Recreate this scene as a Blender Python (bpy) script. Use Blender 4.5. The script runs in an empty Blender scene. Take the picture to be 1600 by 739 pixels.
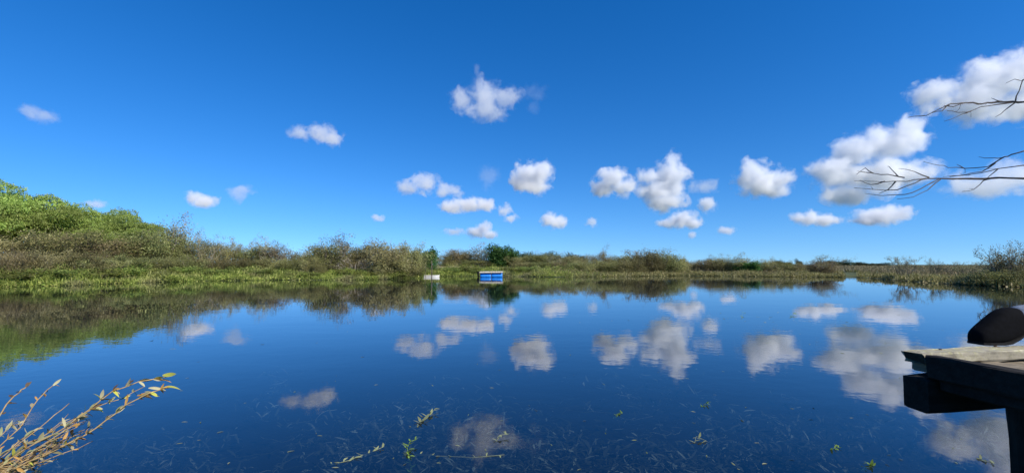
import bpy, bmesh, math, random
from mathutils import Vector, Matrix, Euler, noise as mnoise

# ------------------------------------------------------------------ camera, sky, sun, exposure
sc = bpy.context.scene
COL = sc.collection
EYE = 1.2                       # eye height above the water, metres
FPX = 733.0                     # focal length in photograph pixels (1600 wide)
PITCH = math.radians(3.43)
cam_d = bpy.data.cameras.new('camera')
cam_d.sensor_width = 36.0
cam_d.lens = 36.0 * FPX / 1600.0
cam_d.clip_start = 0.05
cam_d.clip_end = 60000.0
cam = bpy.data.objects.new('camera', cam_d)
COL.objects.link(cam)
cam.location = (0, 0, EYE)
cam.rotation_euler = (math.radians(90) + PITCH, 0, 0)
sc.camera = cam

SUN_EL, SUN_AZ = math.radians(40), math.radians(128)     # azimuth clockwise from +Y (view direction)
world = bpy.data.worlds.new('World')
sc.world = world
world.use_nodes = True
wn = world.node_tree
bg = wn.nodes['Background']
sky = wn.nodes.new('ShaderNodeTexSky')
sky.sky_type = 'NISHITA'
sky.sun_disc = False
sky.sun_elevation = SUN_EL
sky.sun_rotation = SUN_AZ
sky.altitude = 0
sky.air_density = 1.0
sky.dust_density = 0.0
sky.ozone_density = 5.0
hs = wn.nodes.new('ShaderNodeHueSaturation')
hs.inputs['Saturation'].default_value = 1.31
hs.inputs['Value'].default_value = 1.0
tcw = wn.nodes.new('ShaderNodeTexCoord')
va = wn.nodes.new('ShaderNodeVectorMath'); va.operation = 'ADD'; va.inputs[1].default_value = (0, 0, 0.068)   # clear air right down to the horizon
vn = wn.nodes.new('ShaderNodeVectorMath'); vn.operation = 'NORMALIZE'
wn.links.new(tcw.outputs['Generated'], va.inputs[0])
wn.links.new(va.outputs[0], vn.inputs[0])
wn.links.new(vn.outputs[0], sky.inputs[0])
wn.links.new(sky.outputs[0], hs.inputs['Color'])
wb = wn.nodes.new('ShaderNodeVectorMath'); wb.operation = 'MULTIPLY'; wb.inputs[1].default_value = (0.84, 0.99, 1.20)  # white balance
wn.links.new(hs.outputs[0], wb.inputs[0])
wn.links.new(wb.outputs[0], bg.inputs[0])
bg.inputs[1].default_value = 0.109

sun_d = bpy.data.lights.new('sun', 'SUN')
sun_d.energy = 5.0
sun_d.angle = math.radians(0.53)
sun_d.color = (1.0, 0.95, 0.86)
sun = bpy.data.objects.new('sun', sun_d)
COL.objects.link(sun)
sun.rotation_euler = (math.radians(90) - SUN_EL, 0, math.pi - SUN_AZ)

sc.view_settings.view_transform = 'Standard'
sc.view_settings.look = 'None'
sc.view_settings.gamma = 1.0
sc.view_settings.use_curve_mapping = False
sc.view_settings.exposure = 0.32
sc.render.engine = 'CYCLES'
cy = sc.cycles
cy.max_bounces = 10
cy.diffuse_bounces = 3
cy.glossy_bounces = 4
cy.transmission_bounces = 6
cy.transparent_max_bounces = 12
cy.volume_bounces = 6
cy.volume_step_rate = 0.6
cy.volume_max_steps = 160
cy.caustics_reflective = False
cy.caustics_refractive = False
cy.sample_clamp_indirect = 6.0
cy.use_denoising = True

# ------------------------------------------------------------------ helpers
R = random.Random(7)

def ray(px, py):
    """direction of a photograph pixel, scaled to depth 1 along the level view axis"""
    cx, cz = (px - 800) / FPX, (369.5 - py) / FPX
    y = math.cos(PITCH) - cz * math.sin(PITCH)
    z = math.sin(PITCH) + cz * math.cos(PITCH)
    return Vector((cx / y, 1.0, z / y))

def at(px, py, depth):
    return Vector((0, 0, EYE)) + ray(px, py) * depth

def on_z(px, py, z):
    d = ray(px, py)
    return Vector((0, 0, EYE)) + d * ((z - EYE) / d.z)

def tag(o, label=None, cat=None, group=None, kind=None):
    if label: o['label'] = label
    if cat: o['category'] = cat
    if group: o['group'] = group
    if kind: o['kind'] = kind
    return o

def empty(name, loc=(0, 0, 0), rz=0.0):
    o = bpy.data.objects.new(name, None)
    o.empty_display_size = 0.2
    COL.objects.link(o)
    o.location = loc
    o.rotation_euler = (0, 0, rz)
    return o

def link(name, me, parent=None, loc=None):
    o = bpy.data.objects.new(name, me)
    COL.objects.link(o)
    if parent: o.parent = parent
    if loc is not None: o.location = loc
    return o

def mesh_from(name, verts, faces, mat=None, smooth=False):
    me = bpy.data.meshes.new(name)
    me.from_pydata([tuple(v) for v in verts], [], faces)
    if mat: me.materials.append(mat)
    if smooth:
        me.polygons.foreach_set('use_smooth', [True] * len(me.polygons))
    me.update()
    return me

def mesh_bm(name, bm, mat=None, smooth=False):
    me = bpy.data.meshes.new(name)
    bmesh.ops.recalc_face_normals(bm, faces=bm.faces)
    bm.to_mesh(me); bm.free()
    if mat: me.materials.append(mat)
    if smooth:
        me.polygons.foreach_set('use_smooth', [True] * len(me.polygons))
    return me

def copy_tree(o, parent=None):
    c = o.copy()
    COL.objects.link(c)
    c.parent = parent
    for ch in o.children:
        copy_tree(ch, c)
    return c

class NT:
    """small helper for node materials"""
    def __init__(self, name):
        self.m = bpy.data.materials.new(name)
        self.m.use_nodes = True
        self.t = self.m.node_tree
        self.t.nodes.clear()
        self.out = self.t.nodes.new('ShaderNodeOutputMaterial')
    def n(self, typ, **kw):
        nd = self.t.nodes.new(typ)
        for k, v in kw.items():
            if k.startswith('i_'):
                nd.inputs[k[2:].replace('_', ' ')].default_value = v
            else:
                setattr(nd, k, v)
        return nd
    def l(self, a, b):
        self.t.links.new(a, b)
    def math(self, op, a, b=None, c=None, clamp=False):
        nd = self.t.nodes.new('ShaderNodeMath'); nd.operation = op; nd.use_clamp = clamp
        for i, v in enumerate((a, b, c)):
            if v is None: continue
            if isinstance(v, (int, float)): nd.inputs[i].default_value = v
            else: self.l(v, nd.inputs[i])
        return nd.outputs[0]
    def vmath(self, op, a, b=None):
        nd = self.t.nodes.new('ShaderNodeVectorMath'); nd.operation = op
        for i, v in enumerate((a, b)):
            if v is None: continue
            if isinstance(v, (tuple, list)): nd.inputs[i].default_value = v
            else: self.l(v, nd.inputs[i])
        return nd
    def ramp(self, fac, stops):
        nd = self.t.nodes.new('ShaderNodeValToRGB')
        el = nd.color_ramp.elements
        while len(el) < len(stops): el.new(0.5)
        for e, (p, c) in zip(el, stops):
            e.position = p; e.color = (*c, 1) if len(c) == 3 else c
        self.l(fac, nd.inputs[0])
        return nd.outputs[0]
    def noise(self, scale, detail=4, rough=0.55, vec=None, dist=0.0):
        nd = self.t.nodes.new('ShaderNodeTexNoise')
        nd.inputs['Scale'].default_value = scale
        nd.inputs['Detail'].default_value = detail
        nd.inputs['Roughness'].default_value = rough
        nd.inputs['Distortion'].default_value = dist
        if vec is not None: self.l(vec, nd.inputs['Vector'])
        return nd.outputs[0]
    def mix(self, fac, a, b, blend='MIX'):
        nd = self.t.nodes.new('ShaderNodeMix'); nd.data_type = 'RGBA'; nd.blend_type = blend
        for s, v in ((nd.inputs[0], fac), (nd.inputs[6], a), (nd.inputs[7], b)):
            if isinstance(v, (int, float)): s.default_value = v
            elif isinstance(v, tuple): s.default_value = (*v, 1) if len(v) == 3 else v
            else: self.l(v, s)
        return nd.outputs[2]

# ------------------------------------------------------------------ clouds: real cumulus, base about 800 m up
def cloud_material(name, blobs, dens, amp, bias, nscale):
    M = NT(name)
    tc = M.n('ShaderNodeTexCoord')
    p = tc.outputs['Object']
    f = None
    for (x, z, rx, rz, ry) in blobs:
        q = M.vmath('MULTIPLY', M.vmath('SUBTRACT', p, (x, 0, z)).outputs[0], (1 / rx, 1 / ry, 1 / rz)).outputs[0]
        ln = M.vmath('LENGTH', q).outputs['Value']
        v = M.math('SUBTRACT', 1.0, ln)
        f = v if f is None else M.math('SMOOTH_MAX', f, v, 0.25)
    pn = M.vmath('ADD', p, (R.uniform(-900, 900), R.uniform(-900, 900), R.uniform(-900, 900))).outputs[0]
    wob = M.noise(nscale, 8, 0.62, pn, 0.3)
    crinkle = M.noise(nscale * 4.5, 3, 0.6, pn)
    n = M.math('MULTIPLY', M.math('SUBTRACT', M.math('MULTIPLY_ADD', crinkle, 0.16, wob), 0.58), amp * 2.0)
    d = M.math('MULTIPLY', M.math('SUBTRACT', M.math('ADD', f, n), bias), 2.0, clamp=True)
    d = M.math('MULTIPLY', M.math('POWER', d, 1.4), dens)
    vs = M.n('ShaderNodeVolumePrincipled')
    vs.inputs['Color'].default_value = (0.995, 0.995, 1.0, 1)
    vs.inputs['Anisotropy'].default_value = 0.15
    M.l(d, vs.inputs['Density'])
    M.l(vs.outputs[0], M.out.inputs['Volume'])
    return M.m

CLOUD_BASE = 800.0
def make_cloud(blobs, label, group=None, opt=7.0, amp=1.1, bias=0.10, ns=0.05, base=None):
    """blobs: (px, py, rx, ry) ellipses in photograph pixels; the distance follows from the 800 m cloud base"""
    by = base or max(b[1] + b[3] for b in blobs)
    cx = sum(b[0] for b in blobs) / len(blobs)
    cyp = sum(b[1] for b in blobs) / len(blobs)
    d = (CLOUD_BASE - EYE) / ray(cx, min(by, 398)).z
    c = at(cx, cyp, d)
    mpp = d / FPX
    o_blobs = [(b[0] - cx, cyp - b[1], b[2], b[3], 0.5 * (b[2] + b[3])) for b in blobs]
    size = max(max(b[2], b[3]) for b in blobs)
    bm = bmesh.new()
    for (x, z, rx, rz, ry) in o_blobs:
        m = Matrix.Translation((x, 0, z)) @ Matrix.Diagonal((rx * 1.2, ry * 1.2, rz * 1.2, 1))
        bmesh.ops.create_icosphere(bm, subdivisions=3, radius=1.0, matrix=m)
    rmin = min(b[3] for b in blobs)
    mean_r = sum(0.5 * (b[2] + b[3]) for b in blobs) / len(blobs)
    mat = cloud_material('cloud_vapour', o_blobs, 0.95 * opt / (2 * mean_r * mpp), amp, bias, ns)
    me = mesh_bm('cloud', bm, mat, True)
    o = link('cloud', me)
    o.location = c
    o.scale = (mpp, mpp, mpp)
    rm = o.modifiers.new('union', 'REMESH')
    rm.mode = 'VOXEL'
    rm.voxel_size = max(0.7, rmin * 0.14)
    rm.use_smooth_shade = True
    tag(o, label, 'cloud', group)
    return o

# ------------------------------------------------------------------ ground sheet with the lake basin
def shore_pt(px, py):
    p = on_z(px, py, 0.0)
    return (p.x, p.y)

LAKE = [shore_pt(*q) for q in ((-60, 450), (30, 447.5), (110, 446), (180, 442.5), (260, 440.5), (340, 438.5), (420, 437.5), (505, 437.5),
        (560, 437), (615, 436), (652, 434.4), (664, 432.0), (700, 431.6), (790, 431.8), (870, 433.0), (950, 432.2), (1060, 430.8), (1140, 431.6), (1230, 432.6),
        (1310, 433), (1350, 433.8), (1400, 438), (1450, 442), (1510, 445), (1600, 448.5), (1660, 452))]
LAKE += [(30, 20), (16, 9.5), (6, 3.4), (3.2, 1.7), (1.5, 0.9), (0, 0.8), (-2.2, 1.0), (-5, 2.6), (-12, 7), (-26, 17)]
LC = Vector((0.0, 22.0))
NTH = 900
RTH = []
for i in range(NTH):
    a = 2 * math.pi * i / NTH
    dx, dy = math.sin(a), math.cos(a)
    best = 0.0
    for (x1, y1), (x2, y2) in zip(LAKE, LAKE[1:] + LAKE[:1]):
        ax, ay, bx, by = x1 - LC.x, y1 - LC.y, x2 - x1, y2 - y1
        den = dx * by - dy * bx
        if abs(den) < 1e-9: continue
        t = (ax * by - ay * bx) / den
        u = (ax * dy - ay * dx) / den
        if 0 <= u <= 1 and t > 0: best = max(best, t)
    RTH.append(best)

def shore_off(x, y):
    """metres beyond the waterline, measured from the lake's middle (negative: in the lake)"""
    dx, dy = x - LC.x, y - LC.y
    r = math.hypot(dx, dy)
    a = (math.atan2(dx, dy) / (2 * math.pi)) % 1.0 * NTH
    i = int(a) % NTH; f = a - int(a)
    return r - (RTH[i] * (1 - f) + RTH[(i + 1) % NTH] * f)

def sstep(a, b, x):
    t = min(1.0, max(0.0, (x - a) / (b - a)))
    return t * t * (3 - 2 * t)

POND = at(1329, 413.5, 57.0)
def ground_z(x, y):
    s = shore_off(x, y)
    s += 0.35 * mnoise.noise((x * 0.45, y * 0.45, 3.1)) + 0.15 * mnoise.noise((x * 1.6, y * 1.6, 8.0))
    if s < 0:
        return -0.06 - 0.85 * (1 - math.exp(s / 2.6)) - 0.10 * min(1, -s)
    px = 800 + FPX * x / y if y > 8 else (0 if x < 0 else 1600)
    if y < 8 and abs(x) < 20:
        base = 0.55 * sstep(0, 1.6, s)
    else:
        lev = 0.06 * sstep(0, 0.5, s) + 0.28 * sstep(0, 3, s) + 0.66 * sstep(2.5, 8.0, s)
        mar = 0.04 * sstep(0, 0.5, s) + 0.16 * sstep(0, 6, s)
        k = sstep(830, 960, px)
        base = lev * (1 - k) + mar * k
    base += 0.05 * mnoise.noise((x * 0.3, y * 0.3, 0)) * sstep(0, 2, s)
    if y > 30:
        dx, dy = (x - POND.x) / 2.3, (y - POND.y) / 5.5
        q = math.hypot(dx - dy * 0.0, dy)
        if q < 1.5: base = base * sstep(0.75, 1.4, q) - 0.25 * (1 - sstep(0.7, 1.15, q))
    return base

def build_ground():
    offs = [-30, -12, -8, -6, -4.5, -3.4, -2.6, -2.0, -1.5, -1.1, -0.8, -0.5, -0.3, -0.15, 0, 0.15, 0.3, 0.5, 0.8, 1.2, 1.7, 2.3, 3, 3.8, 4.6, 5.4, 6.2, 7, 7.8, 8.6]
    offs += [9.5 + 0.9 * i for i in range(20)] + [30, 36, 45, 60, 90, 140, 220, 400, 800, 1600, 3200, 6500, 12000]
    verts, faces = [(LC.x, LC.y, -1.0)], []
    n = 720
    for s in offs:
        for i in range(n):
            a = 2 * math.pi * i / n
            rr = RTH[int(i * NTH / n) % NTH]
            r = max(rr + s, 0.3 + (s + 30) * 0.01)
            x, y = LC.x + math.sin(a) * r, LC.y + math.cos(a) * r
            verts.append((x, y, ground_z(x, y)))
    for i in range(n):
        faces.append((0, 1 + (i + 1) % n, 1 + i))
    for k in range(len(offs) - 1):
        for i in range(n):
            j = (i + 1) % n
            a0, a1 = 1 + k * n, 1 + (k + 1) * n
            faces.append((a0 + i, a0 + j, a1 + j, a1 + i))
    M = NT('earth_and_turf')
    geo = M.n('ShaderNodeNewGeometry')
    sep = M.n('ShaderNodeSeparateXYZ'); M.l(geo.outputs['Position'], sep.inputs[0])
    n1 = M.noise(0.35, 5, 0.6, geo.outputs['Position'])
    n2 = M.noise(3.0, 5, 0.65, geo.outputs['Position'])
    grass = M.ramp(n2, [(0.3, (0.02, 0.03, 0.008)), (0.5, (0.05, 0.07, 0.016)), (0.7, (0.11, 0.11, 0.04))])
    dry = M.ramp(n2, [(0.3, (0.20, 0.16, 0.085)), (0.7, (0.42, 0.34, 0.20))])
    k = M.math('MULTIPLY', M.math('SUBTRACT', M.math('ADD', sep.outputs[2], M.math('MULTIPLY', n1, 0.5)), 1.05), 6.0, clamp=True)
    col = M.mix(k, grass, dry)
    mud = M.ramp(n2, [(0.3, (0.004, 0.005, 0.005)), (0.7, (0.014, 0.013, 0.010))])
    col = M.mix(M.math('MULTIPLY_ADD', sep.outputs[2], 14.0, 0.6, clamp=True), mud, col)
    b = M.n('ShaderNodeBsdfPrincipled'); b.inputs['Roughness'].default_value = 0.95
    M.l(col, b.inputs['Base Color'])
    bp = M.n('ShaderNodeBump'); bp.inputs['Strength'].default_value = 0.7; bp.inputs['Distance'].default_value = 0.08
    M.l(n2, bp.inputs['Height']); M.l(bp.outputs[0], b.inputs['Normal'])
    M.l(b.outputs[0], M.out.inputs[0])
    o = link('ground', mesh_from('ground', verts, faces, M.m, True))
    tag(o, kind='structure')
build_ground()

def build_water():
    n = 160
    verts = [(LC.x, LC.y, 0)]
    faces = []
    for k, r in enumerate((4, 12, 30, 60, 95)):
        for i in range(n):
            a = 2 * math.pi * i / n
            verts.append((LC.x + math.sin(a) * r, LC.y + math.cos(a) * r, 0))
    for i in range(n):
        faces.append((0, 1 + (i + 1) % n, 1 + i))
    for k in range(4):
        for i in range(n):
            j = (i + 1) % n
            faces.append((1 + k * n + i, 1 + k * n + j, 1 + (k + 1) * n + j, 1 + (k + 1) * n + i))
    M = NT('still_pond_water')
    geo = M.n('ShaderNodeNewGeometry')
    mp = M.n('ShaderNodeMapping'); mp.inputs['Scale'].default_value = (1.0, 1.0, 1.0)
    M.l(geo.outputs['Position'], mp.inputs[0])
    fine = M.noise(5.5, 2, 0.5, mp.outputs[0])
    mp2 = M.n('ShaderNodeMapping'); mp2.inputs['Scale'].default_value = (0.55, 1.0, 1.0); mp2.inputs['Rotation'].default_value = (0, 0, 0.35)
    M.l(geo.outputs['Position'], mp2.inputs[0])
    swell = M.noise(1.1, 2, 0.5, mp2.outputs[0])
    patch = M.noise(0.11, 2, 0.5, mp.outputs[0])           # calm and breezy patches
    amt = M.math('MULTIPLY_ADD', M.math('SUBTRACT', patch, 0.45), 4.0, 0.35, clamp=True)
    h = M.math('ADD', M.math('MULTIPLY', M.math('MULTIPLY', fine, amt), 0.0015), M.math('MULTIPLY', swell, 0.0022))
    bp = M.n('ShaderNodeBump'); bp.inputs['Strength'].default_value = 1.0; bp.inputs['Distance'].default_value = 1.0
    M.l(h, bp.inputs['Height'])
    dp = M.vmath('DOT_PRODUCT', geo.outputs['Incoming'], bp.outputs[0]).outputs['Value']
    one_c = M.math('SUBTRACT', 1.0, M.math('ABSOLUTE', dp), clamp=True)
    schlick = M.math('MULTIPLY_ADD', M.math('POWER', one_c, 4.5), 0.965, 0.035)      # mirror share of the water surface, same from both sides
    gl = M.n('ShaderNodeBsdfGlossy'); gl.inputs['Roughness'].default_value = 0.015
    gl.inputs['Color'].default_value = (0.97, 0.98, 1.0, 1)
    tr = M.n('ShaderNodeBsdfTransparent'); tr.inputs['Color'].default_value = (0.42, 0.50, 0.58, 1)
    df = M.n('ShaderNodeBsdfDiffuse'); df.inputs['Color'].default_value = (0.003, 0.010, 0.032, 1)
    m0 = M.n('ShaderNodeMixShader'); m0.inputs[0].default_value = 0.18
    M.l(tr.outputs[0], m0.inputs[1]); M.l(df.outputs[0], m0.inputs[2])
    m1 = M.n('ShaderNodeMixShader')
    M.l(schlick, m1.inputs[0]); M.l(m0.outputs[0], m1.inputs[1]); M.l(gl.outputs[0], m1.inputs[2])
    M.l(bp.outputs[0], gl.inputs['Normal'])
    M.l(m1.outputs[0], M.out.inputs[0])
    o = link('water', mesh_from('water', verts, faces, M.m))
    tag(o, kind='structure')
build_water()

# each cloud: (blobs in photograph pixels, label, optical thickness, noise amplitude)
# the vapour's edge is eaten by noise, so blobs are a little larger than what shows
def clouds():
    C = make_cloud
    C([(50, 173, 22, 13), (68, 182, 24, 13)], 'small faint cloud in the upper left sky', opt=1.0, amp=1.3)
    C([(472, 208, 26, 12), (500, 208, 28, 18), (518, 217, 24, 15)], 'small pale cloud alone in the left half of the upper sky', opt=2.2, amp=1.4, ns=0.06)
    C([(722, 155, 28, 17), (752, 146, 34, 28), (785, 150, 34, 19), (760, 172, 44, 20)], 'highest cloud of the middle sky, ragged and wispy', opt=1.9, amp=1.7, ns=0.045)
    C([(745, 108, 7, 13)], 'tiny upright wisp standing over the highest cloud', opt=0.25, amp=1.3, ns=0.07)
    C([(305, 310, 17, 14), (320, 315, 24, 13)], 'small bright cloud over the left bank, nearest the green trees', opt=5.0, amp=1.0, ns=0.08)
    C([(377, 297, 24, 10), (372, 306, 16, 14)], 'faint small cloud right beside the bright one over the left bank', opt=1.1, amp=1.3, ns=0.07)
    C([(640, 294, 28, 13), (664, 288, 26, 19), (690, 297, 22, 13), (710, 299, 16, 13)], 'long ragged pale cloud above the flat white one, left of centre', opt=2.4, amp=1.6, ns=0.06)
    C([(706, 323, 24, 13), (730, 320, 26, 14), (758, 321, 22, 13)], 'flat elongated white cloud above the dark green bushes', opt=6.0, amp=1.1, ns=0.075)
    C([(826, 274, 28, 27), (845, 268, 22, 22), (836, 290, 26, 18), (812, 284, 18, 20)], 'compact round white cloud alone above and right of the blue raft', opt=7.0, amp=1.3, ns=0.05)
    C([(790, 330, 13, 13), (798, 341, 15, 9)], 'tiny pale slanting cloud beside the flat white one', opt=2.6, amp=1.3, ns=0.08)
    C([(858, 342, 17, 14), (870, 347, 19, 13)], 'small bright cloud just below the compact round one', opt=5.5, amp=1.2, ns=0.08)
    C([(744, 363, 18, 12), (758, 358, 16, 14), (766, 366, 16, 9)], 'small bright cloud low above the broad green bush', opt=5.5, amp=1.0, ns=0.09)
    C([(710, 362, 22, 8)], 'thin low pale cloud left of the one above the green bush', opt=2.4, amp=1.1, ns=0.09)
    C([(955, 280, 28, 25), (940, 292, 22, 17), (974, 292, 24, 18)], 'white domed cloud directly left of the tall plumed cloud', opt=7.0, amp=1.3, ns=0.05)
    C([(1051, 250, 14, 18), (1046, 275, 32, 28), (1010, 280, 25, 19), (1032, 296, 40, 22), (1038, 318, 38, 17)], 'tall plumed cloud, a ragged white tower right of centre', opt=7.0, amp=1.35, ns=0.045)
    C([(1068, 343, 28, 16), (1048, 349, 24, 10), (1082, 349, 18, 11)], 'flat white cloud right beneath the tall plumed cloud', opt=6.0, amp=1.1, ns=0.075)
    C([(1104, 321, 16, 16)], 'tiny round white cloud right of the tall plumed cloud', opt=4.5, amp=1.2, ns=0.08)
    C([(1098, 292, 30, 12), (1112, 287, 14, 9)], 'thin grey wisp between the tall plumed cloud and the notched cloud', opt=1.0, amp=1.5, ns=0.06)
    C([(1176, 276, 30, 30), (1208, 284, 34, 26), (1192, 293, 46, 18)], 'notched white cloud with a flat base, alone left of the big bank', opt=7.0, amp=1.4, ns=0.045)
    C([(1135, 360, 17, 8)], 'tiny flat pale cloud low below the notched cloud', opt=3.0, amp=1.0, ns=0.09)
    C([(925, 347, 12, 10)], 'tiny faint cloud low beneath the white domed cloud', opt=2.0, amp=1.2, ns=0.09)
    C([(1262, 341, 28, 14), (1288, 344, 34, 11)], 'flat white cloud low at the left foot of the big bank', opt=6.0, amp=1.1, ns=0.075)
    C([(1372, 339, 40, 17), (1400, 333, 28, 18), (1350, 345, 24, 11)], 'flat based white cloud under the big bank, low at right', opt=6.0, amp=1.2, ns=0.06)
    C([(1300, 270, 48, 28), (1340, 238, 40, 30), (1382, 226, 50, 34), (1420, 208, 40, 28), (1365, 275, 64, 30), (1420, 270, 50, 22), (1330, 305, 50, 20)],
      'largest cloud of the sky, a grey and white bank behind the bare twigs', opt=7.0, amp=1.4, ns=0.03)
    C([(1458, 148, 40, 24), (1478, 135, 24, 20), (1445, 170, 26, 14)], 'thin torn cloud between the big bank and the top right corner', opt=3.0, amp=1.7, ns=0.045)
    C([(1560, 128, 62, 46), (1610, 110, 60, 50), (1520, 165, 56, 34), (1600, 165, 60, 30)], 'broad white cloud in the top right corner behind the upper twigs', opt=6.5, amp=1.4, ns=0.03)
    C([(1545, 288, 70, 26), (1590, 275, 46, 30), (1500, 290, 30, 15)], 'soft grey cloud at the right edge behind the lower twigs', opt=2.6, amp=1.5, ns=0.04)
    C([(148, 319, 22, 8)], 'faint low cloud just over the bright green trees', opt=1.6, amp=1.2, ns=0.08)
    C([(590, 341, 13, 7)], 'tiny faint cloud low over the left bank scrub', opt=2.0, amp=1.1, ns=0.09)
    C([(762, 276, 20, 24)], 'barely visible wisp left of the compact round cloud', opt=0.35, amp=1.6, ns=0.05)
    C([(835, 145, 26, 16), (832, 168, 14, 12)], 'barely visible wisp right of the highest cloud', opt=0.14, amp=1.6, ns=0.05)
    C([(1081, 367, 9, 7)], 'tiniest pale cloud beneath the flat white one, right of centre', opt=2.5, amp=1.0, ns=0.1)
clouds()

# ------------------------------------------------------------------ foliage tools
def leaf_material(name, stops, trans=0.35, hue=0.03):
    M = NT(name)
    geo = M.n('ShaderNodeNewGeometry')
    oi = M.n('ShaderNodeObjectInfo')
    col = M.ramp(geo.outputs['Random Per Island'], stops)
    h = M.n('ShaderNodeHueSaturation')
    M.l(M.math('MULTIPLY_ADD', oi.outputs['Random'], hue * 2, 0.5 - hue), h.inputs['Hue'])
    drift = M.noise(0.9, 3, 0.6, geo.outputs['Position'])           # lighter and duller drifts through the foliage
    M.l(M.math('MULTIPLY', M.math('MULTIPLY_ADD', oi.outputs['Random'], 0.5, 0.75), M.math('MULTIPLY_ADD', drift, 1.8, 0.15)), h.inputs['Value'])
    M.l(col, h.inputs['Color'])
    d = M.n('ShaderNodeBsdfPrincipled'); d.inputs['Roughness'].default_value = 0.6
    d.inputs['Specular IOR Level'].default_value = 0.3
    M.l(h.outputs[0], d.inputs['Base Color'])
    t = M.n('ShaderNodeBsdfTranslucent'); M.l(h.outputs[0], t.inputs['Color'])
    m = M.n('ShaderNodeMixShader'); m.inputs[0].default_value = trans
    M.l(d.outputs[0], m.inputs[1]); M.l(t.outputs[0], m.inputs[2])
    M.l(m.outputs[0], M.out.inputs[0])
    return M.m

def bark_material(name, c0, c1, scale=18.0):
    M = NT(name)
    tc = M.n('ShaderNodeTexCoord')
    n = M.noise(scale, 5, 0.65, tc.outputs['Object'])
    b = M.n('ShaderNodeBsdfPrincipled'); b.inputs['Roughness'].default_value = 0.9
    M.l(M.ramp(n, [(0.3, c0), (0.7, c1)]), b.inputs['Base Color'])
    bp = M.n('ShaderNodeBump'); bp.inputs['Strength'].default_value = 0.5; bp.inputs['Distance'].default_value = 0.01
    M.l(n, bp.inputs['Height']); M.l(bp.outputs[0], b.inputs['Normal'])
    M.l(b.outputs[0], M.out.inputs[0])
    return M.m

LEAF = {
    'olive': leaf_material('olive_leaves', [(0.0, (0.115, 0.125, 0.038)), (0.6, (0.2, 0.2, 0.065)), (1.0, (0.33, 0.3, 0.12))]),
    'brown': leaf_material('brown_scrub_leaves', [(0.0, (0.165, 0.155, 0.055)), (0.6, (0.285, 0.26, 0.1)), (1.0, (0.47, 0.42, 0.2))]),
    'grey': leaf_material('grey_twig_leaves', [(0.0, (0.14, 0.14, 0.065)), (0.6, (0.24, 0.225, 0.11)), (1.0, (0.4, 0.36, 0.21))]),
    'green': leaf_material('broad_green_leaves', [(0.0, (0.03, 0.085, 0.018)), (0.6, (0.06, 0.16, 0.03)), (1.0, (0.12, 0.25, 0.05))], hue=0.012),
    'tree': leaf_material('bright_tree_leaves', [(0.0, (0.19, 0.275, 0.05)), (0.6, (0.29, 0.385, 0.08)), (1.0, (0.43, 0.50, 0.15))], 0.42, hue=0.012),
    'bank': leaf_material('bank_herb_leaves', [(0.0, (0.08, 0.115, 0.02)), (0.6, (0.17, 0.21, 0.038)), (1.0, (0.32, 0.32, 0.09))], hue=0.02),
    'marsh': leaf_material('marsh_grass_blades', [(0.0, (0.1, 0.095, 0.035)), (0.4, (0.22, 0.18, 0.08)), (0.8, (0.35, 0.27, 0.14)), (1.0, (0.5, 0.4, 0.24))], 0.3, hue=0.01),
    'edge': leaf_material('marsh_edge_leaves', [(0.0, (0.1, 0.1, 0.028)), (0.45, (0.2, 0.185, 0.06)), (0.8, (0.3, 0.25, 0.11)), (1.0, (0.42, 0.34, 0.19))], 0.3, hue=0.01),
    'far': leaf_material('far_tree_leaves', [(0.0, (0.033, 0.055, 0.024)), (1.0, (0.099, 0.127, 0.055))], 0.25),
}
def cover_material():
    """bank herbs: green near the lake in patches, with tan and brown drifts"""
    m = leaf_material('bank_cover_leaves', [(0.0, (0.09, 0.12, 0.018)), (0.5, (0.215, 0.235, 0.042)), (0.85, (0.34, 0.33, 0.075)), (1.0, (0.46, 0.40, 0.15))])
    t = m.node_tree
    h = next(n for n in t.nodes if n.type == 'HUE_SAT'); ramp = next(n for n in t.nodes if n.type == 'VALTORGB')
    geo = next(n for n in t.nodes if n.type == 'NEW_GEOMETRY')
    nz = t.nodes.new('ShaderNodeTexNoise'); nz.inputs['Scale'].default_value = 0.33; nz.inputs['Detail'].default_value = 4
    t.links.new(geo.outputs['Position'], nz.inputs['Vector'])
    r2 = t.nodes.new('ShaderNodeValToRGB')
    r2.color_ramp.elements[0].position = 0.52; r2.color_ramp.elements[0].color = (0, 0, 0, 1)
    r2.color_ramp.elements[1].position = 0.66; r2.color_ramp.elements[1].color = (1, 1, 1, 1)
    t.links.new(nz.outputs[0], r2.inputs[0])
    mx = t.nodes.new('ShaderNodeMix'); mx.data_type = 'RGBA'
    t.links.new(r2.outputs[0], mx.inputs[0]); t.links.new(ramp.outputs[0], mx.inputs[6])
    mx.inputs[7].default_value = (0.24, 0.20, 0.10, 1)
    t.links.new(mx.outputs[2], h.inputs['Color'])
    return m
LEAF['bank_cover'] = cover_material()
BARK = bark_material('grey_bark', (0.10, 0.08, 0.06), (0.26, 0.22, 0.17), 9.0)
BARK_DRY = bark_material('dry_twigs', (0.22, 0.18, 0.13), (0.50, 0.44, 0.35), 9.0)

def rvec(r):
    while True:
        v = Vector((r.uniform(-1, 1), r.uniform(-1, 1), r.uniform(-1, 1)))
        if 0.01 < v.length < 1: return v.normalized()

def add_leaf(V, F, p, d, n, L, W):
    """pointed leaf: base, two sides, tip"""
    s = d.cross(n)
    if s.length < 1e-4: return
    s.normalize()
    i = len(V)
    m = p + d * (L * 0.45) + n * (L * 0.06)
    V += [p, m + s * (W * 0.5), p + d * L, m - s * (W * 0.5)]
    F.append((i, i + 1, i + 2, i + 3))

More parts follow.
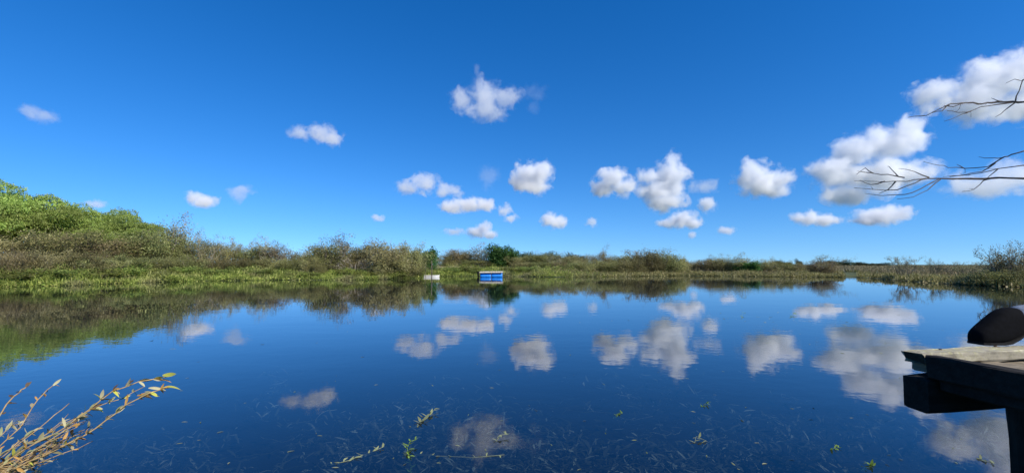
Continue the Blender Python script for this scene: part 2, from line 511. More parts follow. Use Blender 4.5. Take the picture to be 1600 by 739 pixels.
def add_tube(V, F, pts, rads, sides=4):
    i0 = len(V)
    for k, (p, r) in enumerate(zip(pts, rads)):
        t = (pts[min(k + 1, len(pts) - 1)] - pts[max(k - 1, 0)]).normalized()
        a = t.cross(Vector((0.13, 0.31, 0.94)))
        if a.length < 1e-3: a = t.cross(Vector((1, 0, 0)))
        a.normalize(); b = t.cross(a)
        for q in range(sides):
            an = 2 * math.pi * q / sides
            V.append(p + (a * math.cos(an) + b * math.sin(an)) * r)
    for k in range(len(pts) - 1):
        for q in range(sides):
            q2 = (q + 1) % sides
            F.append((i0 + k * sides + q, i0 + k * sides + q2, i0 + (k + 1) * sides + q2, i0 + (k + 1) * sides + q))
    F.append(tuple(i0 + q for q in range(sides - 1, -1, -1)))
    F.append(tuple(i0 + (len(pts) - 1) * sides + q for q in range(sides)))

def grow(r, V, F, tips, p, d, length, rad, depth, spread, up, sides=4, kids=(3, 5)):
    pts, rads = [p.copy()], [rad]
    n = 4
    for k in range(n):
        d = (d + rvec(r) * 0.22 + Vector((0, 0, up * 0.12))).normalized()
        p = p + d * (length / n)
        pts.append(p.copy()); rads.append(rad * (1 - 0.6 * (k + 1) / n))
        if depth == 0 and k >= 1: tips.append((p.copy(), d.copy()))
    add_tube(V, F, pts, rads, sides)
    if depth == 0: return
    for c in range(r.randint(*kids)):
        t = r.uniform(0.12, 1.0)
        k = min(n - 1, int(t * n))
        q = pts[k].lerp(pts[k + 1], t * n - k if k < n else 1)
        nd = (d + rvec(r) * spread + Vector((0, 0, up * 0.25))).normalized()
        grow(r, V, F, tips, q, nd, length * r.uniform(0.45, 0.7), max(rads[k + 1] * 0.65, 0.003), depth - 1, spread, up, max(3, sides - 1), kids)

def bush_meshes(seed, stems, lean, per_tip, leaf, cl, depth=2, spread=0.9, up=0.6, rad=0.022, wide=0.45, bare=0.0, kids=(3, 5), skirt=0):
    """a bush one metre tall: (stems mesh data, leaves mesh data)"""
    r = random.Random(seed)
    V, F, tips = [], [], []
    for s in range(stems):
        a = 2 * math.pi * (s + r.random() * 0.7) / stems
        d = Vector((math.cos(a) * lean * r.uniform(0.3, 1), math.sin(a) * lean * r.uniform(0.3, 1), 1)).normalized()
        p = Vector((math.cos(a) * wide * 0.25 * r.random(), math.sin(a) * wide * 0.25 * r.random(), -0.03))
        grow(r, V, F, tips, p, d, r.uniform(0.45, 0.7), rad * r.uniform(0.6, 1), depth, spread, up, 4, kids)
    LV, LF = [], []
    for (p, d) in tips:
        if r.random() < bare: continue
        k = max(1, int(per_tip * r.uniform(0.5, 1.5)))
        for i in range(k):
            q = p + Vector((r.gauss(0, cl), r.gauss(0, cl), r.gauss(0, cl * 0.8)))
            if q.z < 0.0: q.z = r.uniform(0, 0.1)
            dd = (rvec(r) + d * 0.5 + Vector((0, 0, 0.15))).normalized()
            nn = (rvec(r) * 0.8 + Vector((0, 0, 0.7)) + Vector((q.x, q.y, 0)) * 1.2).normalized()
            L = leaf * r.uniform(0.6, 1.4)
            add_leaf(LV, LF, q, dd, nn, L, L * r.uniform(0.4, 0.6))
    hi = max(v.z for v in V); wd = max(abs(v.x) for v in V)
    for i in range(skirt):                                  # leafy shoots down to the ground
        a = r.uniform(0, 6.283); q = math.sqrt(r.random()) * wd * 0.85
        c = Vector((math.cos(a) * q, math.sin(a) * q, hi * r.uniform(0.0, 0.75) ** 1.5))
        for k in range(per_tip):
            L = leaf * r.uniform(0.6, 1.4)
            e = c + Vector((r.gauss(0, cl), r.gauss(0, cl), abs(r.gauss(0, cl))))
            add_leaf(LV, LF, e, rvec(r), (rvec(r) + Vector((0, 0, 1))).normalized(), L, L * 0.5)
    top = sorted(v.z for v in (LV if LV else V))[int(0.975 * (len(LV if LV else V) - 1))]
    ks = 1.0 / top
    xs = sorted(v.x for v in (LV if LV else V)); w = (xs[int(0.97 * len(xs))] - xs[int(0.03 * len(xs))]) * ks
    return ([v * ks for v in V], F, [v * ks for v in LV], LF, w)

class Kind:
    def __init__(self, name, leafmat, barkmat, protos):
        self.name = name; self.p = []
        for pr in protos:
            V, F, LV, LF, w = pr
            self.p.append((mesh_from('branches', V, F, barkmat), mesh_from('foliage', LV, LF, leafmat) if LF else None, w))

KINDS = {
    'olive': Kind('olive_bush', LEAF['olive'], BARK, [bush_meshes(s, 8, 1.0, 24, 0.032, 0.07, 2, bare=0.05, skirt=150) for s in (11, 12, 13, 14)]),
    'brown': Kind('brown_bush', LEAF['brown'], BARK, [bush_meshes(s, 9, 1.0, 22, 0.030, 0.065, 2, bare=0.12, skirt=150) for s in (21, 22, 23, 24)]),
    'grey': Kind('twiggy_bush', LEAF['grey'], BARK_DRY, [bush_meshes(s, 7, 0.6, 12, 0.028, 0.05, 2, up=1.0, spread=0.8, bare=0.15, skirt=110) for s in (31, 32, 33)]),
    'sparse': Kind('sparse_bush', LEAF['grey'], BARK, [bush_meshes(s, 8, 0.55, 6, 0.026, 0.035, 3, up=0.8, spread=0.8, bare=0.35, kids=(2, 4), rad=0.015) for s in (41, 42)]),
    'dead': Kind('dead_bush', LEAF['brown'], BARK_DRY, [bush_meshes(s, 9, 1.0, 2, 0.03, 0.05, 3, up=0.25, spread=0.8, bare=0.65, rad=0.016, kids=(2, 4)) for s in (51, 52)]),
    'green': Kind('broadleaf_bush', LEAF['green'], BARK, [bush_meshes(s, 6, 0.7, 24, 0.06, 0.07, 2, up=0.8, bare=0.0, skirt=110) for s in (61, 62)]),
    'bank': Kind('leafy_herb_clump', LEAF['bank'], BARK, [bush_meshes(s, 10, 1.2, 24, 0.06, 0.08, 1, up=0.5, bare=0.0, kids=(4, 6)) for s in (71, 72, 73)]),
    'far': Kind('far_tree', LEAF['far'], BARK, [bush_meshes(s, 3, 0.45, 18, 0.07, 0.09, 2, up=0.3, bare=0.0, rad=0.03, skirt=80) for s in (81, 82)]),
}
_count = {}
PLACED = []
def put(kind, px, top_py, width_px, depth, label, cat='bush', group=None, lean=0.0):
    """stand a bush on the ground at that column and depth; height and width follow from the depth"""
    K = KINDS[kind]
    i = _count.get(kind, 0); _count[kind] = i + 1
    br, fo, w = K.p[i % len(K.p)]
    x = ray(px, 413.5).x * depth
    z = ground_z(x, depth)
    top = EYE + ray(px, top_py).z * depth
    h = max(0.25, top - z)
    o = empty(K.name, (x, depth, z - 0.02), R.uniform(0, 6.28))
    wx = width_px * depth / FPX / w
    o.scale = (wx, wx, h)
    o.rotation_euler[1] = lean
    link('branches', br, o)
    if fo: link('foliage', fo, o)
    tag(o, label, cat, group)
    PLACED.append((px, depth, width_px))
    return o

def shore_depth(px):
    """depth of the far waterline along a photograph column"""
    t = (px - 800) / FPX
    y = 15.0
    while shore_off(t * y, y) < 0 and y < 90: y += 0.25
    return y

ORD = ['first', 'second', 'third', 'fourth', 'fifth', 'sixth', 'seventh', 'eighth', 'ninth', 'tenth', 'eleventh', 'twelfth', 'thirteenth', 'fourteenth', 'fifteenth', 'sixteenth']

# ------------------------------------------------------------------ the green trees on the left bank
def tree_meshes(seed):
    """a broad tree of unit height and unit crown radius: layered pads of foliage on spreading limbs"""
    r = random.Random(seed)
    V, F = [], []
    trunk = [Vector((0, 0, -0.02)), Vector((0.02, 0.01, 0.15)), Vector((0.01, -0.02, 0.30)), Vector((-0.01, 0, 0.42))]
    add_tube(V, F, trunk, [0.045, 0.036, 0.03, 0.026], 8)
    lobes = []
    n = 26
    for i in range(n):
        a = i * 2.39996 + r.uniform(-0.4, 0.4)
        zz = 1 - 1.5 * (i + 0.5) / n
        rr = math.sqrt(max(0, 1 - max(zz, 0) ** 2)) if zz > 0 else 1.0 + zz * 0.3
        q = r.uniform(0.55, 0.90)
        lobes.append((Vector((math.cos(a) * rr * q, math.sin(a) * rr * q, max(0.16, 0.40 + zz * 0.50 * q))), r.uniform(0.22, 0.40), r.uniform(0.075, 0.125)))
    for c, lr, lz in lobes:
        s0 = trunk[r.choice((2, 3))]
        m = s0.lerp(c, 0.5) + Vector((0, 0, -0.05)) + rvec(r) * 0.06
        add_tube(V, F, [s0, m, c], [0.016, 0.009, 0.004], 5)
    LV, LF = [], []
    for c, lr, lz in lobes:
        ph = [r.uniform(0, 50) for _ in range(3)]
        for k in range(int(22000 * lr * lr) + 500):
            v = rvec(r)
            if v.z < -0.15: v.z = -v.z                      # leaves on the upper, sunny side of each limb's spray
            bump = 1 + 0.45 * mnoise.noise((v.x * 2.2 + ph[0], v.y * 2.2 + ph[1], v.z * 2.2 + ph[2])) + 0.25 * mnoise.noise((v.x * 6 + ph[1], v.y * 6 + ph[2], v.z * 6))
            rad = bump * (1 - abs(r.gauss(0, 0.07)))
            p = c + Vector((v.x * lr * rad, v.y * lr * rad, v.z * lz * rad * 1.3))
            nn = (rvec(r) * 0.6 + Vector((v.x * 0.6, v.y * 0.6, v.z + 0.25))).normalized()
            L = r.uniform(0.016, 0.030)
            add_leaf(LV, LF, p, (rvec(r) + Vector((v.x, v.y, -0.2))).normalized(), nn, L, L * 0.55)
    for k in range(4000):                                   # sparse leaves on the inner twigs
        c = rvec(r) * r.uniform(0.35, 0.80)
        c = Vector((c.x, c.y, 0.40 + c.z * 0.5))
        if c.z < 0.1: continue
        L = r.uniform(0.025, 0.045)
        add_leaf(LV, LF, c, rvec(r), rvec(r), L, L * 0.55)
    return mesh_from('trunk', V, F, BARK), mesh_from('crown', LV, LF, LEAF['tree'])
TREES = [tree_meshes(s) for s in (3, 8)]
def big_tree(px, top_py, depth, rad_px, k, rz, label):
    x = ray(px, 413.5).x * depth
    z0 = ground_z(x, depth)
    h = EYE + ray(px, top_py).z * depth - z0
    rad = rad_px * depth / FPX
    o = empty('leafy_tree', (x, depth, z0), rz)
    o.scale = (rad, rad, h)
    link('trunk', TREES[k][0], o)
    link('crown', TREES[k][1], o)
    tag(o, label, 'tree', 'bright green trees on the left bank')

big_tree(-35, 268, 44, 105, 0, 0.3, 'tallest bright green tree, cut by the left edge of the view')
big_tree(54, 300, 46, 82, 1, 1.9, 'second bright green tree from the left edge, layered crown')
big_tree(134, 311, 49, 72, 0, 3.4, 'third bright green tree from the left edge')
big_tree(203, 333, 47, 58, 1, 4.9, 'rightmost and lowest of the bright green trees')

# ------------------------------------------------------------------ bushes along the bank: (kind, column, top row, width in pixels, metres behind the waterline)
def row(specs, text, group, cat='bush'):
    for i, (kind, px, top, w, off) in enumerate(specs):
        put(kind, px, top, w, shore_depth(px) + off, text.replace('#', ORD[i]), cat, group)

row([('brown', 8, 392, 70, 5), ('brown', 50, 366, 84, 8), ('olive', 100, 364, 90, 8), ('brown', 146, 374, 82, 8), ('olive', 188, 374, 76, 8), ('olive', 224, 363, 66, 8)],
    '# brown scrub bush from the left edge, in front of the bright green trees', 'scrub below the green trees')
put('grey', 258, 346, 46, shore_depth(258) + 9, 'tallest grey twiggy bush, just right of the bright green trees', 'bush', 'thin bushes along the left bank')
row([('olive', 268, 372, 44, 9), ('grey', 288, 362, 38, 9), ('olive', 308, 376, 46, 9), ('grey', 322, 374, 30, 8), ('grey', 344, 377, 34, 9), ('brown', 360, 384, 46, 9.5), ('grey', 378, 378, 28, 9),
     ('olive', 394, 389, 40, 9), ('grey', 406, 377, 36, 8.5), ('brown', 424, 391, 46, 9), ('grey', 443, 382, 40, 8), ('grey', 466, 391, 40, 9), ('olive', 478, 398, 44, 9)],
    '# scrub bush right of the tallest twiggy one, in the left bank row', 'thin bushes along the left bank')
put('olive', 506, 380, 56, shore_depth(506) + 4, 'large rounded olive bush standing close to the water on the left bank', 'bush')
put('grey', 514, 374, 52, shore_depth(514) + 4.6, 'pale twigs rising behind the large olive bush on the left bank', 'bush')
put('brown', 543, 396, 46, shore_depth(543) + 8, 'low brown bush between the large olive bush and the dead scrub', 'bush')
put('olive', 553, 388, 40, shore_depth(553) + 9, 'olive bush behind the leaning dead branches', 'bush')
put('dead', 560, 399, 74, shore_depth(560) + 2.5, 'pale dead scrub leaning right over the bank', 'dead scrub', 'dead scrub', 0.3)
put('olive', 582, 386, 40, shore_depth(582) + 7, 'olive bush in the middle of the dead scrub', 'bush')
put('brown', 604, 382, 66, shore_depth(604) + 2.0, 'widest brown thicket bush, left of the white boat', 'bush')
put('dead', 606, 377, 60, shore_depth(606) + 3.2, 'dead twigs crowning the widest brown thicket bush', 'dead scrub', 'dead scrub')
put('brown', 633, 385, 50, shore_depth(633) + 2.4, 'brown and olive bush hanging to the water, just left of the white boat', 'bush')
put('olive', 645, 393, 40, shore_depth(645) + 5, 'olive bush directly behind the thicket edge by the white boat', 'bush')
put('green', 669, 393, 26, 52, 'small dark green broadleaf bush behind the white boat', 'bush', 'broadleaf green bushes')
row([('brown', 692, 398, 44, 9), ('brown', 716, 392, 38, 10), ('olive', 730, 395, 38, 11), ('grey', 748, 386, 42, 10)],
    '# brown bush right of the dark green bush behind the white boat', 'bushes between the boat and the raft')
put('green', 778, 386, 30, 56, 'taller left half of the broad green bush above the blue raft', 'bush', 'broadleaf green bushes')
put('green', 795, 393, 26, 57, 'lower right half of the broad green bush above the blue raft', 'bush', 'broadleaf green bushes')
row([('olive', 778, 405, 30, 9), ('brown', 808, 401, 36, 9), ('olive', 830, 400, 40, 10), ('olive', 852, 398, 36, 10), ('grey', 868, 399, 34, 9), ('olive', 886, 399, 36, 10), ('brown', 908, 401, 36, 8)],
    '# low bush counted right from above the blue raft', 'low scrub right of the raft')
put('brown', 936, 394, 40, shore_depth(936) + 6, 'pointed brown bush, highest between the raft and the dark thicket', 'bush')
row([('olive', 958, 402, 36, 6), ('brown', 978, 401, 36, 6), ('olive', 998, 398, 38, 5)], '# bush right of the pointed brown bush', 'far bank thicket')
put('sparse', 1010, 391, 60, shore_depth(1010) + 5, 'thin bare sprays above the dark far bank thicket', 'bush', 'thin bare sprays')
row([('olive', 1022, 397, 36, 4), ('olive', 1042, 395, 42, 3.5), ('brown', 1058, 402, 30, 4)], '# of the rounded dark bushes ending the far bank thicket', 'far bank thicket')
row([('brown', 1078, 407, 36, 8), ('brown', 1098, 405, 38, 7), ('grey', 1112, 401, 30, 7), ('olive', 1126, 407, 34, 6), ('brown', 1140, 405, 34, 6), ('grey', 1152, 400, 32, 6), ('green', 1172, 411, 26, 5),
     ('brown', 1186, 408, 32, 7), ('grey', 1198, 404, 26, 7), ('brown', 1214, 410, 34, 6), ('olive', 1230, 409, 24, 6), ('brown', 1246, 412, 34, 6)],
    '# low marsh bush right of the far bank thicket', 'low bushes on the marsh edge')
put('sparse', 1284, 400, 46, shore_depth(1284) + 3, 'thin bushy spray at the marsh edge left of the small inlet', 'bush', 'thin bare sprays')
put('brown', 1282, 410, 36, shore_depth(1282) + 3.5, 'low brown bush at the marsh edge left of the small inlet', 'bush')
put('bank', 1333, 422, 34, 64, 'low green clump at the head of the small inlet', 'bush')
put('sparse', 1412, 401, 34, shore_depth(1412) + 3, 'thin lone bush on the open marsh right of the inlet', 'bush', 'thin bare sprays')
put('sparse', 1460, 405, 20, shore_depth(1460) + 6, 'thinnest spray on the open marsh', 'bush', 'thin bare sprays')
put('sparse', 1502, 409, 40, shore_depth(1502) + 7, 'faint low spray between the lone marsh bush and the tall right bush', 'bush', 'thin bare sprays')
put('sparse', 1572, 381, 52, shore_depth(1572) + 1.5, 'tall airy bush on the right bank near the edge of the view', 'bush')
put('grey', 1574, 390, 50, shore_depth(1574) + 1.8, 'leafy heart of the tall airy bush on the right bank', 'bush')
put('olive', 1566, 424, 70, shore_depth(1566) + 0.8, 'dark low bush at the foot of the tall airy bush', 'bush')
put('grey', 1608, 398, 40, shore_depth(1600) + 2, 'bush cut by the right edge of the view, beside the tall airy one', 'bush')
put('olive', 1600, 418, 50, shore_depth(1600) + 1, 'dark low bush cut by the right edge of the view', 'bush')

# scrub growing down the slope towards the water
row([('brown', 30, 398, 60, 2.4), ('brown', 78, 394, 66, 2.8), ('olive', 128, 398, 58, 2.8), ('brown', 170, 402, 52, 3.2), ('olive', 212, 401, 46, 3.6), ('olive', 250, 402, 44, 3.8)],
    '# lower scrub bush from the left edge, below the taller brown scrub', 'lower scrub on the left slope')
row([('olive', 300, 403, 42, 3.8), ('brown', 332, 405, 38, 4.2), ('olive', 366, 404, 40, 3.8), ('olive', 398, 406, 36, 3.6), ('brown', 430, 405, 38, 3.4), ('olive', 458, 405, 38, 3.2), ('brown', 486, 404, 30, 2.8)],
    '# lower scrub bush right of the green trees, below the thin row', 'lower scrub on the left slope')
row([('olive', 534, 408, 36, 4.6), ('brown', 560, 407, 40, 4.2), ('brown', 622, 402, 48, 1.4)], '# lower scrub bush at the feet of the dead scrub', 'lower scrub on the left slope')
row([('brown', 700, 407, 30, 9), ('olive', 734, 406, 30, 8.6), ('olive', 760, 407, 28, 7), ('brown', 818, 409, 34, 7), ('olive', 844, 409, 34, 7), ('brown', 872, 409, 34, 7), ('olive', 896, 410, 34, 6), ('brown', 920, 408, 34, 4.6), ('olive', 948, 408, 36, 4), ('brown', 972, 408, 34, 3.6), ('olive', 990, 406, 36, 3.4)],
    '# knee high scrub bush right of the boat, before the taller row', 'knee high scrub on the far bank')

# green clumps on the slope
row([('bank', 20, 424, 70, 1.0), ('bank', 84, 421, 60, 1.5), ('olive', 56, 416, 56, 2.6), ('olive', 118, 408, 66, 3.0), ('bank', 150, 420, 66, 1.4), ('bank', 192, 415, 60, 2.2), ('bank', 240, 419, 50, 1.8), ('bank', 285, 417, 44, 2.6)],
    '# leafy green clump from the left edge, low on the left bank', 'leafy clumps on the left bank')
row([('bank', 340, 420, 40, 2.0), ('bank', 376, 417, 36, 2.6), ('bank', 408, 421, 34, 1.6), ('bank', 440, 419, 36, 1.8), ('olive', 470, 416, 30, 3.0), ('bank', 482, 424, 38, 1.0)],
    '# low green clump on the bank left of the large olive bush', 'leafy clumps on the left bank')
put('olive', 497, 411, 24, shore_depth(497) + 1.6, 'dark clump at the foot of the large olive bush', 'bush')
row([('bank', 540, 421, 36, 1.6), ('bank', 572, 422, 40, 1.2), ('brown', 592, 412, 32, 1.2), ('bank', 616, 423, 36, 0.8), ('olive', 640, 415, 36, 1.0), ('bank', 652, 422, 26, 1.4)],
    '# low clump at the water right of the large olive bush', 'clumps below the dead scrub')
row([('bank', 688, 420, 26, 2.4), ('bank', 708, 417, 30, 2.2), ('bank', 732, 416, 32, 2.6), ('bank', 746, 421, 20, 1.6), ('bank', 800, 418, 30, 2.2), ('bank', 826, 417, 32, 2.6)],
    '# low green clump on the bank beginning right of the white boat', 'clumps around the boat and raft')

# trees far away on the plain
for i, (px, top, w, d) in enumerate([(806, 400, 26, 150), (822, 397, 28, 155), (842, 398, 30, 160), (862, 396, 30, 160), (884, 398, 28, 165), (904, 401, 30, 170)]):
    put('far', px, top, w, d, ORD[i] + ' dark tree of the distant grove right of the green bush', 'tree', 'distant dark grove')
put('far', 1249, 406, 9, 230, 'tiny lone tree far out on the marsh', 'tree', 'far trees on the plain')
for i, (px, top, w, d) in enumerate([(1212, 408, 16, 300), (1228, 409, 14, 300), (1298, 408, 24, 320), (1318, 408, 26, 330), (1340, 410, 24, 350), (1372, 411, 30, 420)]):
    put('far', px, top, w, d, ORD[i] + ' low dark tree on the far marsh horizon, from the left', 'tree', 'far trees on the plain')

# ------------------------------------------------------------------ ground cover: uncountable herbs and marsh grass
def bank_cover():
    r = random.Random(99)
    V, F, V2, F2 = [], [], [], []
    n = 0
    while n < 66000:
        px = r.uniform(-90, 1690)
        left = px < 900
        d0 = SD[int(min(max((px + 100) / 20, 0), len(SD) - 1))]
        off = abs(r.gauss(0, 3.6)) if left else abs(r.gauss(0, 2.6))
        if off > 11: continue
        y = d0 - 0.45 + off
        x = ray(px, 413.5).x * y
        if 1317 < px < 1341: continue                                       # open mouth of the small inlet
        patch = mnoise.noise((x * 0.22, y * 0.35, 5.0))
        if left and off > 5.5 and patch > 0.05: continue                                # bare, dry levee patches
        clump = max(0.02, 0.5 + 0.5 * mnoise.noise((x * 0.5, y * 0.5, 1.0)) + 0.35 * mnoise.noise((x * 1.7, y * 1.7, 2.0)))
        if r.random() > 0.25 + clump: continue
        z = ground_z(x, y)
        if z < -0.25: continue
        hh = max(0.06, (0.85 * clump ** 2.0) * (1.0 if off < 5 else 0.6) * (1.0 if left else 0.65) * (0.5 + 0.5 * sstep(0, 1.0, off)))
        for k in range(2):
            q = Vector((x + r.gauss(0, 0.12), y + r.gauss(0, 0.12), max(z, -0.02) + r.random() * hh))
            L = r.uniform(0.09, 0.20)
            if r.random() < 0.4:
                dd = (Vector((r.gauss(0, 0.35), r.gauss(0, 0.35), 1))).normalized(); nn = rvec(r); L *= 1.8; W = 0.03
            else:
                dd = (rvec(r) + Vector((0, 0, 0.3))).normalized(); nn = (rvec(r) + Vector((0, 0, 0.8))).normalized(); W = L * 0.5
            if r.random() < sstep(820, 1000, px): add_leaf(V2, F2, q, dd, nn, L, W)
            else: add_leaf(V, F, q, dd, nn, L, W)
        n += 1
    o = link('marsh_edge_herbs', mesh_from('marsh_edge_herbs', V2, F2, LEAF['edge']))
    tag(o, 'low olive herbs along the marsh waterline in the right half', 'ground cover', kind='stuff')
    o = link('bank_herbs', mesh_from('bank_herbs', V, F, LEAF['bank_cover']))
    tag(o, 'low green herbs and grass covering the left bank to the waterline', 'ground cover', kind='stuff')

def marsh_cover():
    r = random.Random(77)
    V, F = [], []
    n = 0
    while n < 70000:
        px = r.uniform(860, 1720)
        d0 = SD[int(min(max((px + 100) / 20, 0), len(SD) - 1))]
        y = d0 + 0.6 + (r.random() ** 2.2) * 260
        if 1314 < px < 1343 and y < 60: continue
        x = ray(px, 413.5).x * y
        z = ground_z(x, y)
        if z < 0.02: continue
        off = y - d0
        far = max(1.0, y / 45)
        clump = 0.5 + 0.5 * mnoise.noise((x * 0.22, y * 0.22, 4.0))
        H = (0.25 + 0.75 * clump) * (0.45 + 0.55 * sstep(0.5, 5, off)) * (0.75 if px < 1300 else 0.85)
        H = min(H, EYE - 0.04 - z) if y > 70 else H
        d = Vector((r.gauss(0, 0.28), r.gauss(0, 0.28), 1)).normalized()
        L = H * r.uniform(0.55, 1.0)
        base = Vector((x, y, z + r.uniform(0, H - L + 0.02)))
        W = r.uniform(0.025, 0.07) * far
        if r.random() < 0.4:
            d = (rvec(r) + Vector((0, 0, 0.7))).normalized(); base.z = z + r.random() * H; L = r.uniform(0.1, 0.25) * far ** 0.5
        add_leaf(V, F, base, d, rvec(r), L, W)
        n += 1
    o = link('marsh_grass', mesh_from('marsh_grass', V, F, LEAF['marsh']))
    tag(o, 'tall brown and green marsh grass of the open plain at right', 'marsh grass', kind='stuff')
SD = [shore_depth(-100 + 20 * i) for i in range(92)]
bank_cover()
marsh_cover()

# ------------------------------------------------------------------ plain materials for made things
def plain(name, c0, c1, scale=8.0, rough=0.7, bump=0.3, stretch=(1, 1, 1), spec=0.4):
    M = NT(name)
    tc = M.n('ShaderNodeTexCoord')
    mp = M.n('ShaderNodeMapping'); mp.inputs['Scale'].default_value = stretch
    M.l(tc.outputs['Object'], mp.inputs[0])
    n = M.noise(scale, 6, 0.65, mp.outputs[0])
    b = M.n('ShaderNodeBsdfPrincipled'); b.inputs['Roughness'].default_value = rough
    b.inputs['Specular IOR Level'].default_value = spec
    M.l(M.ramp(n, [(0.3, c0), (0.7, c1)]), b.inputs['Base Color'])
    bp = M.n('ShaderNodeBump'); bp.inputs['Strength'].default_value = bump; bp.inputs['Distance'].default_value = 0.01
    M.l(n, bp.inputs['Height']); M.l(bp.outputs[0], b.inputs['Normal'])
    M.l(b.outputs[0], M.out.inputs[0])
    return M.m

def wood(name, c0, c1, axis, lichen=0.0):
    M = NT(name)
    tc = M.n('ShaderNodeTexCoord')
    st = [14.0, 14.0, 14.0]; st[axis] = 0.9
    mp = M.n('ShaderNodeMapping'); mp.inputs['Scale'].default_value = st
    M.l(tc.outputs['Object'], mp.inputs[0])
    g = M.noise(3.0, 6, 0.7, mp.outputs[0], 0.4)
    blot = M.noise(9.0, 5, 0.65, tc.outputs['Object'])
    col = M.ramp(g, [(0.25, c0), (0.75, c1)])
    col = M.mix(M.ramp(blot, [(0.45, (0, 0, 0)), (0.75, (0.75, 0.75, 0.75))]), col, tuple(v * 0.35 for v in c0))
    if lichen:
        sp = M.noise(38.0, 5, 0.7, tc.outputs['Object'])
        lc = M.ramp(M.noise(70.0, 2, 0.5, tc.outputs['Object']), [(0.35, (0.30, 0.28, 0.10)), (0.65, (0.55, 0.52, 0.36))])
        ge = M.n('ShaderNodeNewGeometry'); sz = M.n('ShaderNodeSeparateXYZ'); M.l(ge.outputs['Normal'], sz.inputs[0])
        up = M.math('MULTIPLY_ADD', sz.outputs[2], 0.8, 0.25, clamp=True)                # lichen grows on the faces open to the sky
        end = M.math('MULTIPLY', M.math('SUBTRACT', M.math('ABSOLUTE', sz.outputs[0]), 0.7), 4.0, clamp=True)   # shade of the kerb's end faces put into their colour
        col = M.mix(end, col, tuple(v * 0.2 for v in c0))
        col = M.mix(M.math('MULTIPLY', up, M.ramp(sp, [(0.62 - lichen * 0.25, (0, 0, 0)), (0.70 - lichen * 0.2, (1, 1, 1))])), col, lc)
    b = M.n('ShaderNodeBsdfPrincipled'); b.inputs['Roughness'].default_value = 0.9
    b.inputs['Specular IOR Level'].default_value = 0.2
    M.l(col, b.inputs['Base Color'])
    bp = M.n('ShaderNodeBump'); bp.inputs['Strength'].default_value = 0.8; bp.inputs['Distance'].default_value = 0.006
    M.l(M.math('ADD', g, M.math('MULTIPLY', blot, 0.6)), bp.inputs['Height']); M.l(bp.outputs[0], b.inputs['Normal'])
    M.l(b.outputs[0], M.out.inputs[0])
    return M.m

def timber(name, mat, lo, hi, axis, seed, jit=0.004, n=14, chip=0.0):
    """weathered timber: rounded section swept along one axis with uneven edges"""
    r = random.Random(seed)
    lo, hi = list(lo), list(hi)
    o1, o2 = [a for a in (0, 1, 2) if a != axis]
    w, h = hi[o1] - lo[o1], hi[o2] - lo[o2]
    c1, c2 = (hi[o1] + lo[o1]) / 2, (hi[o2] + lo[o2]) / 2
    b = min(w, h) * 0.12
    ring = [(-w / 2 + b, -h / 2), (w / 2 - b, -h / 2), (w / 2, -h / 2 + b), (w / 2, h / 2 - b), (w / 2 - b, h / 2), (-w / 2 + b, h / 2), (-w / 2, h / 2 - b), (-w / 2, -h / 2 + b)]
    V, F = [], []
    off = [r.uniform(0, 50) for _ in ring]
    for k in range(n + 1):
        t = k / n
        s = lo[axis] + (hi[axis] - lo[axis]) * t
        e = 1.0 - chip * (max(0, 1 - t * n) + max(0, 1 - (1 - t) * n))
        for q, (a, c) in enumerate(ring):
            j1 = jit * mnoise.noise((t * (hi[axis] - lo[axis]) * 9, off[q], 0.5)); j2 = jit * mnoise.noise((t * (hi[axis] - lo[axis]) * 9, off[q], 7.5))
            p = [0, 0, 0]; p[axis] = s + (jit * r.uniform(-1.5, 1.5) if k in (0, n) else 0); p[o1] = c1 + a * e + j1; p[o2] = c2 + c * e + j2
            V.append(tuple(p))
    for k in range(n):
        for q in range(8):
            q2 = (q + 1) % 8
            F.append((k * 8 + q, k * 8 + q2, (k + 1) * 8 + q2, (k + 1) * 8 + q))
    F.append(tuple(range(7, -1, -1))); F.append(tuple(n * 8 + q for q in range(8)))
    bm = bmesh.new()
    me0 = mesh_from('tmp', V, F); bm.from_mesh(me0); bpy.data.meshes.remove(me0)
    return mesh_bm(name, bm, mat)

# ------------------------------------------------------------------ wooden jetty at the right
WOOD_X = wood('weathered_shade_toned_timber', (0.009, 0.008, 0.006), (0.034, 0.030, 0.025), 0)  # near-black: shade on the side and under timbers is put into the colour
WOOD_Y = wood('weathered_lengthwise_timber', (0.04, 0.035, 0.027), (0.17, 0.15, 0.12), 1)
WOOD_TOP = wood('worn_deck_plank', (0.13, 0.105, 0.07), (0.36, 0.30, 0.22), 1)
WOOD_RAIL = wood('lichened_timber', (0.16, 0.14, 0.10), (0.42, 0.38, 0.29), 0, 0.55)
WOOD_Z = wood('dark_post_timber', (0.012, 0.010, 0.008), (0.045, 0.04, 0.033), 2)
JR = math.radians(10.5)
JZ = 0.822
jetty = empty('jetty', (1.530, 1.865, 0), JR)
tag(jetty, 'weathered wooden jetty corner with lichened kerb timber at the right edge', 'jetty')
x = 0.042
for i in range(13):
    w = 0.138 + 0.012 * math.sin(i * 2.3)
    link('plank', timber('plank', WOOD_TOP, (x, -2.6, JZ - 0.034 + 0.003 * math.sin(i * 1.7)), (x + w, -0.006 - 0.01 * (i % 3), JZ + 0.003 * math.sin(i * 1.7)), 1, 100 + i, 0.004, 24), jetty)
    x += w + 0.012
link('kerb_timber', timber('kerb_timber', WOOD_RAIL, (-0.004, -0.092, JZ + 0.006), (1.96, -0.004, JZ + 0.046), 0, 5, 0.006, 40, 0.06), jetty)
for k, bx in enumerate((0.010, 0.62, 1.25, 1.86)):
    link('joist', timber('joist', WOOD_X, (bx, -2.58, JZ - 0.082), (bx + 0.06, -0.120 - 0.006 * k, JZ - 0.040), 1, 200 + k, 0.005, 18, 0.05), jetty)
